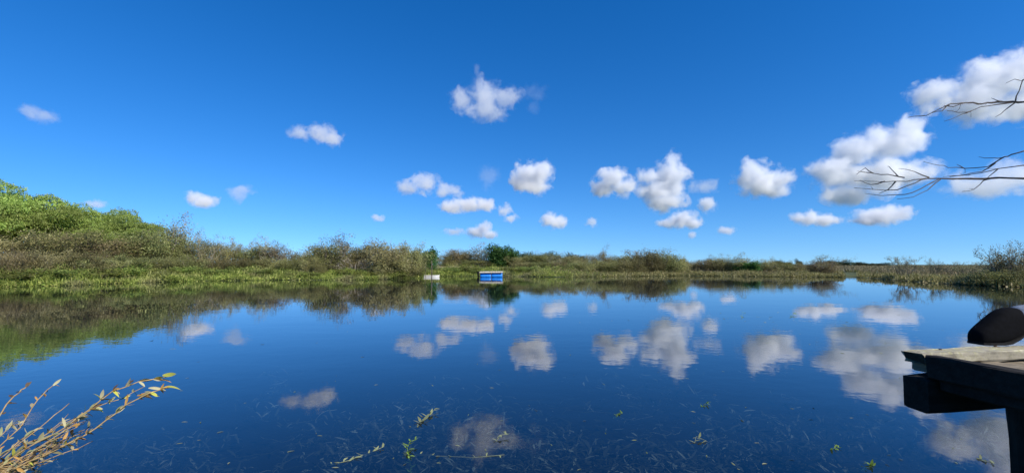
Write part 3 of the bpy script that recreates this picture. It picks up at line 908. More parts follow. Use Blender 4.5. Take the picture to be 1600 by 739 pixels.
for k, (by, b0, b1) in enumerate(((-0.112, -0.170, -0.040), (-1.35, -0.222, -0.086), (-2.4, -0.222, -0.086))):
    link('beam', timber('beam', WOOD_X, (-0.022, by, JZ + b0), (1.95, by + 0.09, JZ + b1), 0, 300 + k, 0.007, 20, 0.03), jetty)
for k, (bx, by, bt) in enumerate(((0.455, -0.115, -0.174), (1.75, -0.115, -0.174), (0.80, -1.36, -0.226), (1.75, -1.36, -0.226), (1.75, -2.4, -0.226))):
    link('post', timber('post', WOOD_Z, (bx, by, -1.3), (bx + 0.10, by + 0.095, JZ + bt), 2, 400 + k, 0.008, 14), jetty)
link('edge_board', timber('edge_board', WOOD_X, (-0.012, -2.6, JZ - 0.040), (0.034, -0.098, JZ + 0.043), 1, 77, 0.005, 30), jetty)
SCREW = plain('rusty_nail', (0.03, 0.02, 0.015), (0.10, 0.05, 0.03), 60, 0.7)
bm = bmesh.new(); bmesh.ops.create_cone(bm, cap_ends=True, segments=8, radius1=0.006, radius2=0.0045, depth=0.004)
nail_me = mesh_bm('nail_head', bm, SCREW)
for k in range(7):
    link('nail_head', nail_me, jetty, (0.12 + 0.29 * k, -0.05 + 0.015 * (k % 2), JZ + 0.052))

# ------------------------------------------------------------------ the seated person whose foot rests on the jetty kerb
def skin_mesh(name, joints, bones, mat, root, sub=2):
    names = list(joints)
    me = mesh_from(name, [joints[n][0] for n in names], [], mat)
    me2 = bpy.data.meshes.new(name)
    me2.from_pydata([tuple(joints[n][0]) for n in names], [(names.index(a), names.index(b)) for a, b in bones], [])
    me2.materials.append(mat); bpy.data.meshes.remove(me)
    o = link(name, me2)
    md = o.modifiers.new('skin', 'SKIN'); md.use_smooth_shade = True; md.branch_smoothing = 0.6
    for i, n in enumerate(names):
        rr = joints[n][1]
        v = me2.skin_vertices[0].data[i]
        v.radius = rr if isinstance(rr, tuple) else (rr, rr)
        v.use_root = (n == root)
    sd = o.modifiers.new('smooth', 'SUBSURF'); sd.levels = sub; sd.render_levels = sub
    return o

SKIN = plain('skin', (0.42, 0.24, 0.16), (0.50, 0.30, 0.21), 30, 0.5, 0.05)
DENIM = plain('grey_blue_cloth', (0.09, 0.11, 0.15), (0.17, 0.21, 0.27), 60, 0.9, 0.5)
COAT = plain('dark_jacket_cloth', (0.012, 0.014, 0.02), (0.03, 0.034, 0.045), 60, 0.9, 0.4)
BLACK = plain('black_boot_fabric', (0.0016, 0.0018, 0.0024), (0.004, 0.0044, 0.006), 60, 0.9, 0.15, spec=0.08)
SOLE = plain('black_rubber', (0.004, 0.004, 0.004), (0.01, 0.01, 0.01), 60, 0.8, 0.3, spec=0.2)
HAIR = plain('dark_hair', (0.012, 0.009, 0.007), (0.04, 0.03, 0.022), 80, 0.6, 0.6)

TOE = Vector((1.902, 1.955, JZ + 0.052))              # toe tip resting on the kerb timber
FD = Vector((math.cos(0.12), math.sin(0.12), 0))      # from toe towards heel
FS = Vector((-FD.y, FD.x, 0))
def F3(a, s, h): return TOE + FD * a + FS * s + Vector((0, 0, h))
ank = F3(0.245, 0, 0.110)
J = {}
J['pelvis'] = (Vector((3.06, 1.78, 0.94)), (0.13, 0.11))
J['belly'] = (Vector((3.12, 1.78, 1.10)), (0.125, 0.10)); J['chest'] = (Vector((3.17, 1.77, 1.28)), (0.14, 0.105)); J['neck'] = (Vector((3.17, 1.77, 1.43)), 0.055)
J['jaw'] = (Vector((3.13, 1.775, 1.52)), (0.07, 0.075)); J['skull'] = (Vector((3.14, 1.775, 1.61)), (0.085, 0.095)); J['crown'] = (Vector((3.145, 1.775, 1.67)), (0.06, 0.07))
J['nose'] = (Vector((3.045, 1.785, 1.575)), 0.012)
J['hip_a'] = (Vector((2.99, 1.87, 0.93)), 0.09); J['knee_a'] = (Vector((2.585, 1.995, 1.10)), 0.058); J['ankle_a'] = (ank, 0.040); J['ball_a'] = (F3(0.07, 0, 0.035), 0.030)
J['hip_b'] = (Vector((2.98, 1.70, 0.93)), 0.09); J['knee_b'] = (Vector((2.72, 1.58, 1.27)), 0.06); J['ankle_b'] = (Vector((2.52, 1.55, 0.90)), 0.042); J['ball_b'] = (Vector((2.38, 1.56, 0.855)), 0.028)
for s, yy in (('a', 1.0), ('b', -1.0)):
    J['sh_' + s] = (Vector((3.16, 1.77 + 0.18 * yy, 1.36)), 0.058)
    J['el_' + s] = (Vector((3.06, 1.77 + 0.26 * yy, 1.10)), 0.042)
    J['wr_' + s] = (Vector((2.82, 1.77 + 0.20 * yy, 1.13 if s == 'a' else 1.28)), 0.028)
    wv = J['wr_' + s][0]
    J['palm_' + s] = (wv + Vector((-0.065, -0.01 * yy, 0.0)), (0.036, 0.016))
    for q in range(4):
        b0 = wv + Vector((-0.10, (-0.035 + 0.022 * q), 0.0))
        L = (0.036, 0.042, 0.040, 0.032)[q]
        J['f%d_%s' % (q, s)] = (b0, 0.0095); J['g%d_%s' % (q, s)] = (b0 + Vector((-L, 0, -0.010)), 0.0085); J['h%d_%s' % (q, s)] = (b0 + Vector((-L * 1.6, 0, -0.038)), 0.007)
    J['t0_' + s] = (wv + Vector((-0.035, -0.035 * yy, -0.005)), 0.011); J['t1_' + s] = (wv + Vector((-0.075, -0.058 * yy, -0.018)), 0.009)
B = [('pelvis', 'belly'), ('belly', 'chest'), ('chest', 'neck'), ('neck', 'jaw'), ('jaw', 'skull'), ('skull', 'crown'), ('skull', 'nose')]
for s in 'ab':
    B += [('pelvis', 'hip_' + s), ('hip_' + s, 'knee_' + s), ('knee_' + s, 'ankle_' + s), ('ankle_' + s, 'ball_' + s), ('chest', 'sh_' + s), ('sh_' + s, 'el_' + s), ('el_' + s, 'wr_' + s), ('wr_' + s, 'palm_' + s)]
    B += [('palm_' + s, 'f%d_%s' % (q, s)) for q in range(4)] + [('f%d_%s' % (q, s), 'g%d_%s' % (q, s)) for q in range(4)] + [('g%d_%s' % (q, s), 'h%d_%s' % (q, s)) for q in range(4)]
    B += [('wr_' + s, 't0_' + s), ('t0_' + s, 't1_' + s)]
person = skin_mesh('person', J, B, SKIN, 'pelvis')
tag(person, 'person sitting on the jetty, black shoe and grey-blue trouser leg showing at the right edge', 'person')
def fat(n, k): 
    p, r = J[n]; r = r if isinstance(r, tuple) else (r, r)
    return (p, (r[0] * k + 0.008, r[1] * k + 0.008))
TJ = {n: fat(n, 1.08) for n in ('pelvis', 'belly', 'hip_a', 'knee_a', 'hip_b', 'knee_b')}
TJ['hem_a'] = (F3(0.180, 0, 0.096), 0.058); TJ['hem_b'] = (J['ankle_b'][0] + Vector((0, 0, 0.03)), 0.058)
TJ['shin_a'] = (F3(0.32, 0, 0.112), 0.056)
t = skin_mesh('trousers', TJ, [('pelvis', 'belly'), ('pelvis', 'hip_a'), ('hip_a', 'knee_a'), ('knee_a', 'shin_a'), ('shin_a', 'hem_a'), ('pelvis', 'hip_b'), ('hip_b', 'knee_b'), ('knee_b', 'hem_b')], DENIM, 'pelvis')
t.parent = person
CJ = {n: fat(n, 1.12) for n in ('belly', 'chest', 'neck', 'sh_a', 'sh_b', 'el_a', 'el_b', 'wr_a', 'wr_b')}
CJ['waist'] = (J['pelvis'][0] + Vector((0.01, 0, 0.04)), (0.155, 0.13))
t = skin_mesh('jacket', CJ, [('waist', 'belly'), ('belly', 'chest'), ('chest', 'neck'), ('chest', 'sh_a'), ('sh_a', 'el_a'), ('el_a', 'wr_a'), ('chest', 'sh_b'), ('sh_b', 'el_b'), ('el_b', 'wr_b')], COAT, 'belly')
t.parent = person
bm = bmesh.new()
bmesh.ops.create_icosphere(bm, subdivisions=3, radius=1.0)
bmesh.ops.delete(bm, geom=[v for v in bm.verts if v.co.z < -0.25 or (v.co.x < -0.55 and v.co.z < 0.35)], context='VERTS')
for v in bm.verts:
    v.co = Vector((3.155 + v.co.x * 0.108, 1.775 + v.co.y * 0.10, 1.62 + v.co.z * 0.105)) * 1.0
t = link('hair', mesh_bm('hair', bm, HAIR, True), person)
t.modifiers.new('thick', 'SOLIDIFY').thickness = 0.012

def shoe(base, fd, prof, parent):
    fs = Vector((-fd.y, fd.x, 0))
    V, F = [], []
    N = 14
    for (a, lo, hi, w) in prof:
        for q in range(N):
            an = 2 * math.pi * q / N
            ca, sa = math.cos(an), math.sin(an)
            ww = w * (abs(ca) ** 0.75) * (1 if ca > 0 else -1) * (1.0 if sa < 0 else 0.92)
            zz = (lo + hi) / 2 + (hi - lo) / 2 * (abs(sa) ** (0.55 if sa < 0 else 0.9)) * (1 if sa > 0 else -1)
            V.append(base + fd * a + fs * ww + Vector((0, 0, zz)))
    for k in range(len(prof) - 1):
        for q in range(N):
            q2 = (q + 1) % N
            F.append((k * N + q, k * N + q2, (k + 1) * N + q2, (k + 1) * N + q))
    F.append(tuple(range(N - 1, -1, -1))); F.append(tuple((len(prof) - 1) * N + q for q in range(N)))
    bm = bmesh.new(); me0 = mesh_from('tmp', V, F); bm.from_mesh(me0); bpy.data.meshes.remove(me0)
    s = link('shoe', mesh_bm('shoe', bm, BLACK, True), parent)
    sd = s.modifiers.new('smooth', 'SUBSURF'); sd.levels = 2; sd.render_levels = 2
    V, F = [], []
    for k, (a, lo, hi, w) in enumerate(prof):
        for (sx, dz) in ((-1, -0.001), (1, -0.001), (1, 0.014), (-1, 0.014)):
            V.append(base + fd * a + fs * (sx * w * 0.88) + Vector((0, 0, lo + dz * 0.7)))
    n = len(prof)
    for k in range(n - 1):
        for q in range(4):
            q2 = (q + 1) % 4
            F.append((k * 4 + q, k * 4 + q2, (k + 1) * 4 + q2, (k + 1) * 4 + q))
    F.append((3, 2, 1, 0)); F.append(tuple((n - 1) * 4 + q for q in range(4)))
    bm = bmesh.new(); me0 = mesh_from('tmp', V, F); bm.from_mesh(me0); bpy.data.meshes.remove(me0)
    link('sole', mesh_bm('sole', bm, SOLE), s)
shoe(TOE, FD, [(0.000, 0.002, 0.040, 0.022), (0.008, 0.0, 0.056, 0.036), (0.03, 0.0, 0.072, 0.044), (0.06, 0.0, 0.094, 0.048), (0.10, 0.0, 0.124, 0.049), (0.13, 0.004, 0.144, 0.048), (0.17, 0.020, 0.152, 0.047),
              (0.20, 0.038, 0.148, 0.045), (0.24, 0.060, 0.136, 0.042), (0.28, 0.078, 0.122, 0.036), (0.29, 0.084, 0.112, 0.03)], person)
shoe(Vector((2.315, 1.565, JZ + 0.006)), Vector((0.998, -0.06, 0)), [(0.000, 0.002, 0.035, 0.022), (0.01, 0.0, 0.05, 0.036), (0.04, 0.0, 0.066, 0.046), (0.10, 0.0, 0.085, 0.048), (0.16, 0.0, 0.115, 0.044),
              (0.20, 0.0, 0.14, 0.042), (0.25, 0.0, 0.14, 0.040), (0.28, 0.0, 0.12, 0.036), (0.29, 0.004, 0.10, 0.026)], person)

# ------------------------------------------------------------------ raft on blue barrels
BLUE = plain('blue_barrel_plastic', (0.010, 0.20, 0.66), (0.02, 0.27, 0.80), 5, 0.45, 0.1)
CREAM = plain('cream_painted_boards', (0.50, 0.44, 0.34), (0.74, 0.68, 0.56), 7, 0.8, 0.4)
DARK = plain('wet_dark_frame', (0.012, 0.012, 0.012), (0.04, 0.036, 0.03), 10, 0.8)
WHITE = plain('white_boat_paint', (0.60, 0.58, 0.52), (0.80, 0.78, 0.73), 6, 0.55, 0.15)
POLE = bark_material('old_pole', (0.06, 0.05, 0.035), (0.16, 0.13, 0.09), 20)
rp = on_z(767, 433.3, 0.0)
raft = empty('barrel_raft', (rp.x, rp.y + 0.3, 0), 0.04)
raft.rotation_euler[1] = -0.012
tag(raft, 'floating raft of cream boards on blue plastic barrels by the far bank', 'raft')
def barrel_mesh():
    prof = [(0.0, -0.46), (0.22, -0.46), (0.255, -0.45), (0.27, -0.43), (0.27, -0.30), (0.276, -0.28), (0.276, -0.25), (0.272, -0.23), (0.275, -0.16), (0.280, -0.14), (0.280, -0.11), (0.276, -0.09),
            (0.276, 0.09), (0.280, 0.11), (0.280, 0.14), (0.275, 0.16), (0.272, 0.23), (0.276, 0.25), (0.276, 0.28), (0.27, 0.30), (0.27, 0.43), (0.255, 0.45), (0.22, 0.46), (0.0, 0.46)]
    V, F = [], []
    n = 20
    for (rr, xx) in prof:
        for q in range(n):
            a = 2 * math.pi * q / n
            V.append((xx * 1.12, math.cos(a) * max(rr, 0.001), math.sin(a) * max(rr, 0.001)))
    for k in range(len(prof) - 1):
        for q in range(n):
            q2 = (q + 1) % n
            F.append((k * n + q, k * n + q2, (k + 1) * n + q2, (k + 1) * n + q))
    bm = bmesh.new(); me0 = mesh_from('tmp', V, F); bm.from_mesh(me0); bpy.data.meshes.remove(me0)
    bmesh.ops.remove_doubles(bm, verts=bm.verts, dist=0.002)
    return mesh_bm('barrel', bm, BLUE, True)
bar = barrel_mesh()
bm = bmesh.new(); bmesh.ops.create_cone(bm, cap_ends=True, segments=10, radius1=0.03, radius2=0.03, depth=0.03, matrix=Matrix.Rotation(math.pi / 2, 4, 'Y'))
bung = mesh_bm('bung', bm, DARK)
for (bx, by) in ((-0.51, 0), (0.56, 0), (-0.51, 0.75), (0.56, 0.75)):
    b_ = link('barrel', bar, raft, (bx, by, 0.13))
    link('bung', bung, b_, (-0.52, 0.12, 0.14))
for k in range(9):
    xx = -1.08 + k * 0.247
    link('deck_board', timber('deck_board', CREAM, (xx, -0.38, 0.485), (xx + 0.235, 1.15, 0.545 + 0.004 * (k % 3)), 1, 500 + k, 0.004, 6), raft)
for k, yy in enumerate((-0.36, 0.40, 1.08)):
    link('frame_beam', timber('frame_beam', CREAM if k == 0 else DARK, (-1.10, yy - 0.025, 0.425), (1.16, yy + 0.025, 0.482), 0, 520 + k, 0.003, 6), raft)
def torus(R0, r0, n=20, m=8):
    V, F = [], []
    for i in range(n):
        a = 2 * math.pi * i / n
        for j in range(m):
            b = 2 * math.pi * j / m
            V.append((math.sin(b) * r0, (R0 + math.cos(b) * r0) * math.cos(a), (R0 + math.cos(b) * r0) * math.sin(a)))
    for i in range(n):
        for j in range(m):
            F.append((i * m + j, i * m + (j + 1) % m, ((i + 1) % n) * m + (j + 1) % m, ((i + 1) % n) * m + j))
    return mesh_from('tyre_fender', V, F, SOLE, True)
tm = torus(0.19, 0.075)
for yy in (-0.12, 0.55):
    link('tyre_fender', tm, raft, (-1.22, yy, 0.28))

# ------------------------------------------------------------------ small white boat and its poles
def boat():
    bp_ = on_z(675, 432.9, 0.0)
    o = empty('small_boat', (bp_.x, bp_.y - 0.25, 0), math.radians(14))
    tag(o, 'small white flat boat moored at a brown pole by the far bank', 'boat')
    L = 1.5
    V, F = [], []
    n = 12
    for k in range(n + 1):
        t = k / n
        e = max(0.0, (t - 0.55) / 0.45)
        w = 0.33 * (1 - 0.93 * e ** 2.2)
        top = 0.175 + 0.05 * e ** 2
        bot = -0.07 + 0.10 * e ** 2
        wi, bi = max(w - 0.025, 0.004), bot + 0.03
        xx = (t - 0.5) * L
        V += [(xx, w, top), (xx, w * 0.8, bot), (xx, -w * 0.8, bot), (xx, -w, top), (xx, -wi, top + 0.002), (xx, -wi * 0.78, bi), (xx, wi * 0.78, bi), (xx, wi, top + 0.002)]
    for k in range(n):
        for q in range(8):
            q2 = (q + 1) % 8
            F.append((k * 8 + q, k * 8 + q2, (k + 1) * 8 + q2, (k + 1) * 8 + q))
    F += [(0, 1, 2, 3), (4, 5, 6, 7), tuple(n * 8 + q for q in range(8))]
    V2 = len(V)
    V += [(-L / 2 + 0.03, -0.30, 0.17), (-L / 2 + 0.03, -0.24, -0.03), (-L / 2 + 0.03, 0.24, -0.03), (-L / 2 + 0.03, 0.30, 0.17)]
    F += [(V2, V2 + 1, V2 + 2, V2 + 3)]
    bm = bmesh.new(); me0 = mesh_from('tmp', V, F); bm.from_mesh(me0); bpy.data.meshes.remove(me0)
    link('hull', mesh_bm('hull', bm, WHITE), o)
    for k, xx in enumerate((-0.42, 0.05)):
        link('thwart', timber('thwart', CREAM, (xx, -0.30, 0.085), (xx + 0.16, 0.30, 0.11), 1, 540 + k, 0.002, 4), o)
    for s in (-1, 1):
        link('rubbing_strake', timber('rubbing_strake', CREAM, (-0.69, s * 0.333 - 0.012, 0.135), (0.10, s * 0.333 + 0.012, 0.168), 0, 545, 0.001, 4), o)
boat()
for (px, py0, py1, rr, lab) in ((674.5, 407, 434.2, 0.045, 'brown mooring pole standing in front of the small white boat'), (664.5, 411, 434, 0.022, 'thin stake at the left end of the small white boat')):
    b0 = on_z(px, py1, 0.0)
    hgt = EYE + ray(px, py0).z * b0.y
    V, F = [], []
    add_tube(V, F, [Vector((b0.x, b0.y, -0.9)), Vector((b0.x + 0.01, b0.y, 0.3)), Vector((b0.x - 0.01, b0.y + 0.02, hgt))], [rr, rr * 0.95, rr * 0.8], 8)
    o = link('mooring_pole', mesh_from('mooring_pole', V, F, POLE, True))
    tag(o, lab, 'pole')

# ------------------------------------------------------------------ bare tree reaching in from the right
TWIG = bark_material('bare_twig_bark', (0.045, 0.035, 0.028), (0.10, 0.08, 0.065), 30)
def bare_tree():
    base = Vector((4.75, 2.15, ground_z(4.75, 2.15)))
    o = empty('bare_tree', base)
    tag(o, 'leafless tree whose thin twigs reach in at the top right', 'tree')
    V, F = [], []
    tp = [Vector((0, 0, -0.15)), Vector((0.03, 0.05, 0.7)), Vector((-0.05, 0.05, 1.4)), Vector((0.02, 0.1, 2.2)), Vector((0.1, 0.05, 3.2)), Vector((0.05, 0.2, 4.3))]
    add_tube(V, F, tp, [0.13, 0.10, 0.085, 0.07, 0.05, 0.02], 10)
    link('trunk', mesh_from('trunk', V, F, BARK, True), o)
    rr = random.Random(5)
    D0 = 2.75
    def P(X, Y, k=0): return at(1300 + X / 2.31, 60 + Y / 2.31, D0 + 0.12 * math.sin(X * 0.013 + k)) - base
    def branch(pts, r0, r1, k=0, parent=None, pre=None):
        q = ([pre] if pre else []) + [P(X, Y, k) for X, Y in pts]
        fine = []
        for a, b in zip(q, q[1:]):
            m = max(2, int((b - a).length / 0.05))
            for i in range(m):
                fine.append(a.lerp(b, i / m) + rvec(rr) * (0.004 if fine else 0))
        fine.append(q[-1])
        V, F = [], []
        n = len(fine)
        add_tube(V, F, fine, [0.74 * (r0 + (r1 - r0) * i / (n - 1)) * (1 + 0.18 * rr.uniform(-1, 1)) for i in range(n)], 6)
        for i in range(4, n - 1, 3):                        # short spurs and buds
            if rr.random() < 0.45:
                ax = (fine[i + 1] - fine[i]).normalized()
                d = (ax * 0.8 + rvec(rr) * 0.9).normalized()
                ln = rr.uniform(0.012, 0.07)
                add_tube(V, F, [fine[i], fine[i] + d * ln * 0.6, fine[i] + (d + ax * 0.4 + rvec(rr) * 0.2) * ln], [0.0013, 0.0011, 0.0006], 4)
        return link('twig' if parent else 'branch', mesh_from('branch', V, F, TWIG, True), parent or o)
    a = branch([(760, 222), (693, 231), (650, 229), (600, 231), (540, 236), (480, 233), (430, 236), (400, 250), (340, 277), (275, 286)], 0.021, 0.0020, 0, None, tp[2])
    for pts in ([(655, 231), (600, 238), (540, 247), (500, 264), (450, 284), (405, 300)], [(662, 228), (675, 190), (688, 152), (660, 150), (627, 163)], [(688, 152), (720, 145)], [(660, 233), (622, 264), (590, 284)],
                [(610, 230), (575, 216)], [(430, 236), (395, 262), (360, 270)], [(500, 264), (455, 268), (415, 262)], [(480, 233), (440, 245), (405, 243)]):
        branch(pts, 0.0052, 0.0016, 0, a)
    b = branch([(770, 512), (693, 507), (600, 505), (500, 509), (400, 505), (345, 505), (300, 520), (235, 548), (150, 545), (80, 540)], 0.023, 0.0018, 1, None, tp[1] + Vector((0, 0, 0.35)))
    for pts in ([(345, 505), (270, 515), (190, 516), (80, 515)], [(350, 502), (300, 482), (240, 470)], [(262, 503), (200, 492), (150, 488), (95, 480)], [(385, 508), (322, 545), (260, 565), (180, 569), (120, 560)],
                [(392, 509), (345, 550), (290, 574), (235, 580)], [(230, 516), (200, 545), (170, 560)], [(150, 488), (120, 470), (88, 492)], [(240, 500), (212, 470), (200, 462)], [(190, 516), (140, 530), (100, 512)], [(600, 505), (545, 512), (515, 545), (470, 553)]):
        branch(pts, 0.0048, 0.0014, 1, b)
    c = branch([(770, 392), (693, 406), (650, 420), (620, 430), (560, 466), (480, 471), (420, 465), (330, 445)], 0.014, 0.0015, 2, None, tp[2] + Vector((0, 0, -0.2)))
    for pts in ([(620, 430), (580, 434), (530, 428)], [(590, 450), (540, 480), (470, 496), (400, 500)], [(480, 471), (450, 455)]):
        branch(pts, 0.0045, 0.0015, 2, c)
    d = branch([(770, 455), (693, 460), (600, 471), (540, 486), (470, 497), (425, 500)], 0.012, 0.0022, 2, None, tp[2] + Vector((0, 0, -0.35)))
    for pts in ([(600, 471), (570, 495), (540, 520)],):
        branch(pts, 0.004, 0.0015, 2, d)
    # crown out of the view
    for k in range(9):
        an = k * 2.4
        s = tp[3 + k % 3]
        V, F, tips = [], [], []
        grow(rr, V, F, tips, s, Vector((math.cos(an) * 0.8 + 0.7, math.sin(an) * 0.8 - 0.35, 0.7)).normalized(), 1.3, 0.028, 2, 0.8, 0.5, 5)
        link('branch', mesh_from('branch', V, F, TWIG), o)
bare_tree()

# ------------------------------------------------------------------ dry weed leaning in at the lower left
LEAFM = {
    'yellow': leaf_material('yellow_green_leaf', [(0, (0.42, 0.44, 0.05)), (1, (0.66, 0.62, 0.12))], 0.35, 0.0),
    'orange': leaf_material('orange_leaf', [(0, (0.48, 0.22, 0.05)), (1, (0.62, 0.38, 0.10))], 0.3, 0.0),
    'olive': leaf_material('faded_olive_leaf', [(0, (0.16, 0.16, 0.07)), (1, (0.34, 0.32, 0.17))], 0.3, 0.02),
    'brown': leaf_material('withered_leaf', [(0, (0.06, 0.04, 0.025)), (1, (0.16, 0.11, 0.06))], 0.2, 0.01),
    'pale': leaf_material('straw_leaf', [(0, (0.34, 0.30, 0.16)), (1, (0.52, 0.46, 0.27))], 0.3, 0.01),
}
STEM = plain('reddish_dry_stem', (0.22, 0.13, 0.05), (0.48, 0.34, 0.15), 40, 0.7, 0.3)
def blade_mesh(mat, fold=0.25, curl=0.35, wid=0.34):
    """a leaf one unit long, folded along its rib, tip bent down"""
    V, F = [], []
    n = 6
    for k in range(n + 1):
        t = k / n
        w = wid * 0.5 * math.sin(math.pi * min(1, t * 0.94 + 0.06)) ** 0.8
        z = -curl * t * t
        V += [(t, -w, z + fold * w), (t, 0, z), (t, w, z + fold * w)]
    for k in range(n):
        a = k * 3
        F += [(a, a + 1, a + 4, a + 3), (a + 1, a + 2, a + 5, a + 4)]
    return mesh_from('leaf', V, F, mat, True)
BLADES = {k: [blade_mesh(m, 0.3, 0.2, 0.36), blade_mesh(m, 0.7, 0.5, 0.22), blade_mesh(m, 0.2, -0.3, 0.30)] for k, m in LEAFM.items()}
def leaf_on(parent, rr, p, d, L, mat):
    o = link('leaf', rr.choice(BLADES[mat]), parent, p)
    o.rotation_mode = 'QUATERNION'
    o.rotation_quaternion = d.to_track_quat('X', 'Z') @ Euler((rr.uniform(-1.2, 1.2), 0, 0)).to_quaternion()
    o.scale = (L, L, L)
def lean_weed():
    rr = random.Random(21)
    root = Vector((-1.55, 0.62, ground_z(-1.55, 0.62) - 0.03))
    o = empty('dry_weed', root)
    tag(o, 'dry leafy weed with yellow tipped stems leaning in at the lower left corner', 'plant')
    def stem(pts, dep, r0, r1, leaves, Ls, mats, rooted=True):
        q = [at(px, py, dep + (0.16 if i == len(pts) - 1 else 0.16 * i / len(pts))) - root for i, (px, py) in enumerate(pts)]
        if rooted: q = [Vector((rr.uniform(-0.06, 0.06), rr.uniform(-0.06, 0.06), 0)), q[0].lerp(Vector((0, 0, 0)), 0.5) + Vector((0, 0, 0.10))] + q
        fine = []
        for a, b in zip(q, q[1:]):
            m = max(2, int((b - a).length / 0.02))
            fine += [a.lerp(b, i / m) + rvec(rr) * (0.0018 if fine else 0) for i in range(m)]
        fine.append(q[-1])
        n = len(fine)
        V, F = [], []
        add_tube(V, F, fine, [0.62 * (r0 + (r1 - r0) * i / (n - 1)) for i in range(n)], 6)
        s = link('stem', mesh_from('stem', V, F, STEM, True), o)
        i0 = 0.64 if rooted else 0.1
        leaves = int(leaves * 4.0)
        for k in range(leaves):
            t = i0 + (1 - i0) * (k + rr.random()) / leaves
            i = min(n - 2, int(t * (n - 1)))
            ax = (fine[i + 1] - fine[i]).normalized()
            d = (ax * 0.9 + rvec(rr) * 0.8).normalized()
            leaf_on(s, rr, fine[i], d, Ls * rr.uniform(0.35, 0.8), rr.choice(mats))
        return s, fine
    M1 = ['olive', 'pale', 'pale', 'brown', 'olive', 'orange', 'yellow']
    s, f = stem([(-30, 742), (40, 702), (100, 668), (140, 640), (175, 612), (215, 596), (262, 588)], 1.0, 0.0055, 0.0018, 26, 0.032, M1)
    for k, (px, py, L, m) in enumerate(((246, 592, 0.032, 'orange'), (254, 586, 0.034, 'yellow'), (240, 594, 0.030, 'yellow'), (218, 596, 0.03, 'olive'))):
        leaf_on(s, rr, at(px, py, 1.155) - root, (Vector((1, 0.2, 0.12 * (k - 1)))).normalized(), L, m)
    s, f = stem([(-30, 752), (60, 715), (120, 686), (150, 668), (195, 634), (235, 612), (266, 604)], 0.98, 0.006, 0.0018, 26, 0.030, M1)
    for k, (px, py, L, m) in enumerate(((254, 606, 0.034, 'yellow'), (214, 618, 0.034, 'orange'), (222, 620, 0.03, 'orange'), (232, 606, 0.032, 'pale'), (226, 612, 0.03, 'olive'))):
        leaf_on(s, rr, at(px, py, 1.13) - root, (Vector((1, 0.2, 0.25 - 0.1 * k))).normalized(), L, m)
    stem([(-20, 736), (50, 690), (95, 664), (150, 636), (190, 622), (225, 604)], 1.04, 0.004, 0.0013, 18, 0.026, M1)
    stem([(-30, 700), (0, 646), (22, 618), (44, 602)], 1.02, 0.0045, 0.002, 9, 0.026, ['brown', 'brown', 'orange'])
    stem([(-10, 705), (30, 668), (50, 636), (66, 616), (88, 596)], 1.02, 0.004, 0.0016, 10, 0.028, ['orange', 'olive', 'pale', 'orange'])
    stem([(-20, 735), (45, 680), (108, 630)], 1.0, 0.0028, 0.0015, 0, 0.02, M1)
    stem([(0, 725), (60, 690), (107, 646)], 1.06, 0.0022, 0.0012, 1, 0.02, M1)
    stem([(-20, 765), (32, 737), (92, 716)], 0.95, 0.003, 0.0014, 1, 0.02, M1)
    stem([(-30, 730), (20, 700), (60, 686), (100, 692)], 1.0, 0.003, 0.0014, 10, 0.028, M1)
    stem([(-40, 720), (0, 680), (20, 664), (42, 658)], 1.0, 0.003, 0.0014, 12, 0.03, ['olive', 'pale', 'olive'])
    stem([(-40, 745), (30, 715), (70, 700), (105, 694)], 0.98, 0.004, 0.0014, 12, 0.03, ['brown', 'olive', 'orange', 'pale'])
    stem([(-40, 760), (10, 738), (50, 720)], 0.93, 0.004, 0.002, 12, 0.03, ['brown', 'olive', 'orange', 'pale'])
    stem([(-40, 735), (0, 712), (30, 690), (60, 668)], 0.96, 0.004, 0.002, 10, 0.03, ['olive', 'pale'])
    stem([(-40, 775), (20, 752), (60, 735)], 0.92, 0.004, 0.002, 8, 0.03, ['olive', 'pale', 'orange'])
    for k in range(30):                                     # thin side shoots through the clump
        ex, ey = rr.uniform(10, 150), 0
        ey = 742 - ex * 0.52 + rr.uniform(-26, 30)
        stem([(-50, 760 + rr.uniform(-40, 20)), (ex * 0.4 - 15, 750 - ex * 0.2 + rr.uniform(-14, 14)), (ex * 0.8, ey + 14 + rr.uniform(-6, 6)), (ex, ey)], rr.uniform(0.94, 1.08), 0.003, 0.0012, 4, 0.026, ['olive', 'pale', 'orange', 'brown', 'olive'])
lean_weed()

# ------------------------------------------------------------------ water weed
WEED = {
    'deep': leaf_material('submerged_weed', [(0, (0.05, 0.055, 0.03)), (0.75, (0.14, 0.14, 0.08)), (1, (0.50, 0.50, 0.32))], 0.2, 0.0),
    'fresh': leaf_material('fresh_water_weed', [(0, (0.10, 0.20, 0.025)), (1, (0.25, 0.36, 0.06))], 0.35, 0.0),
    'pale': leaf_material('pale_water_weed', [(0, (0.16, 0.20, 0.07)), (1, (0.38, 0.40, 0.22))], 0.3, 0.0),
}
def curl_leaf(V, F, r, p, d, L, W, bend):
    s = d.cross(Vector((0, 0, 1)))
    if s.length < 0.05: s = Vector((1, 0, 0))
    s = (s.normalized() + rvec(r) * 0.4).normalized()
    i = len(V)
    n = 4
    for k in range(n + 1):
        t = k / n
        q = p + d * (L * t) + Vector((0, 0, bend * L * t * t)) + s * (0.12 * L * math.sin(t * 3 + bend * 9))
        w = W * 0.5 * math.sin(math.pi * (0.12 + 0.86 * t))
        V += [q - s * w, q + s * w]
    for k in range(n):
        a = i + k * 2
        F.append((a, a + 1, a + 3, a + 2))
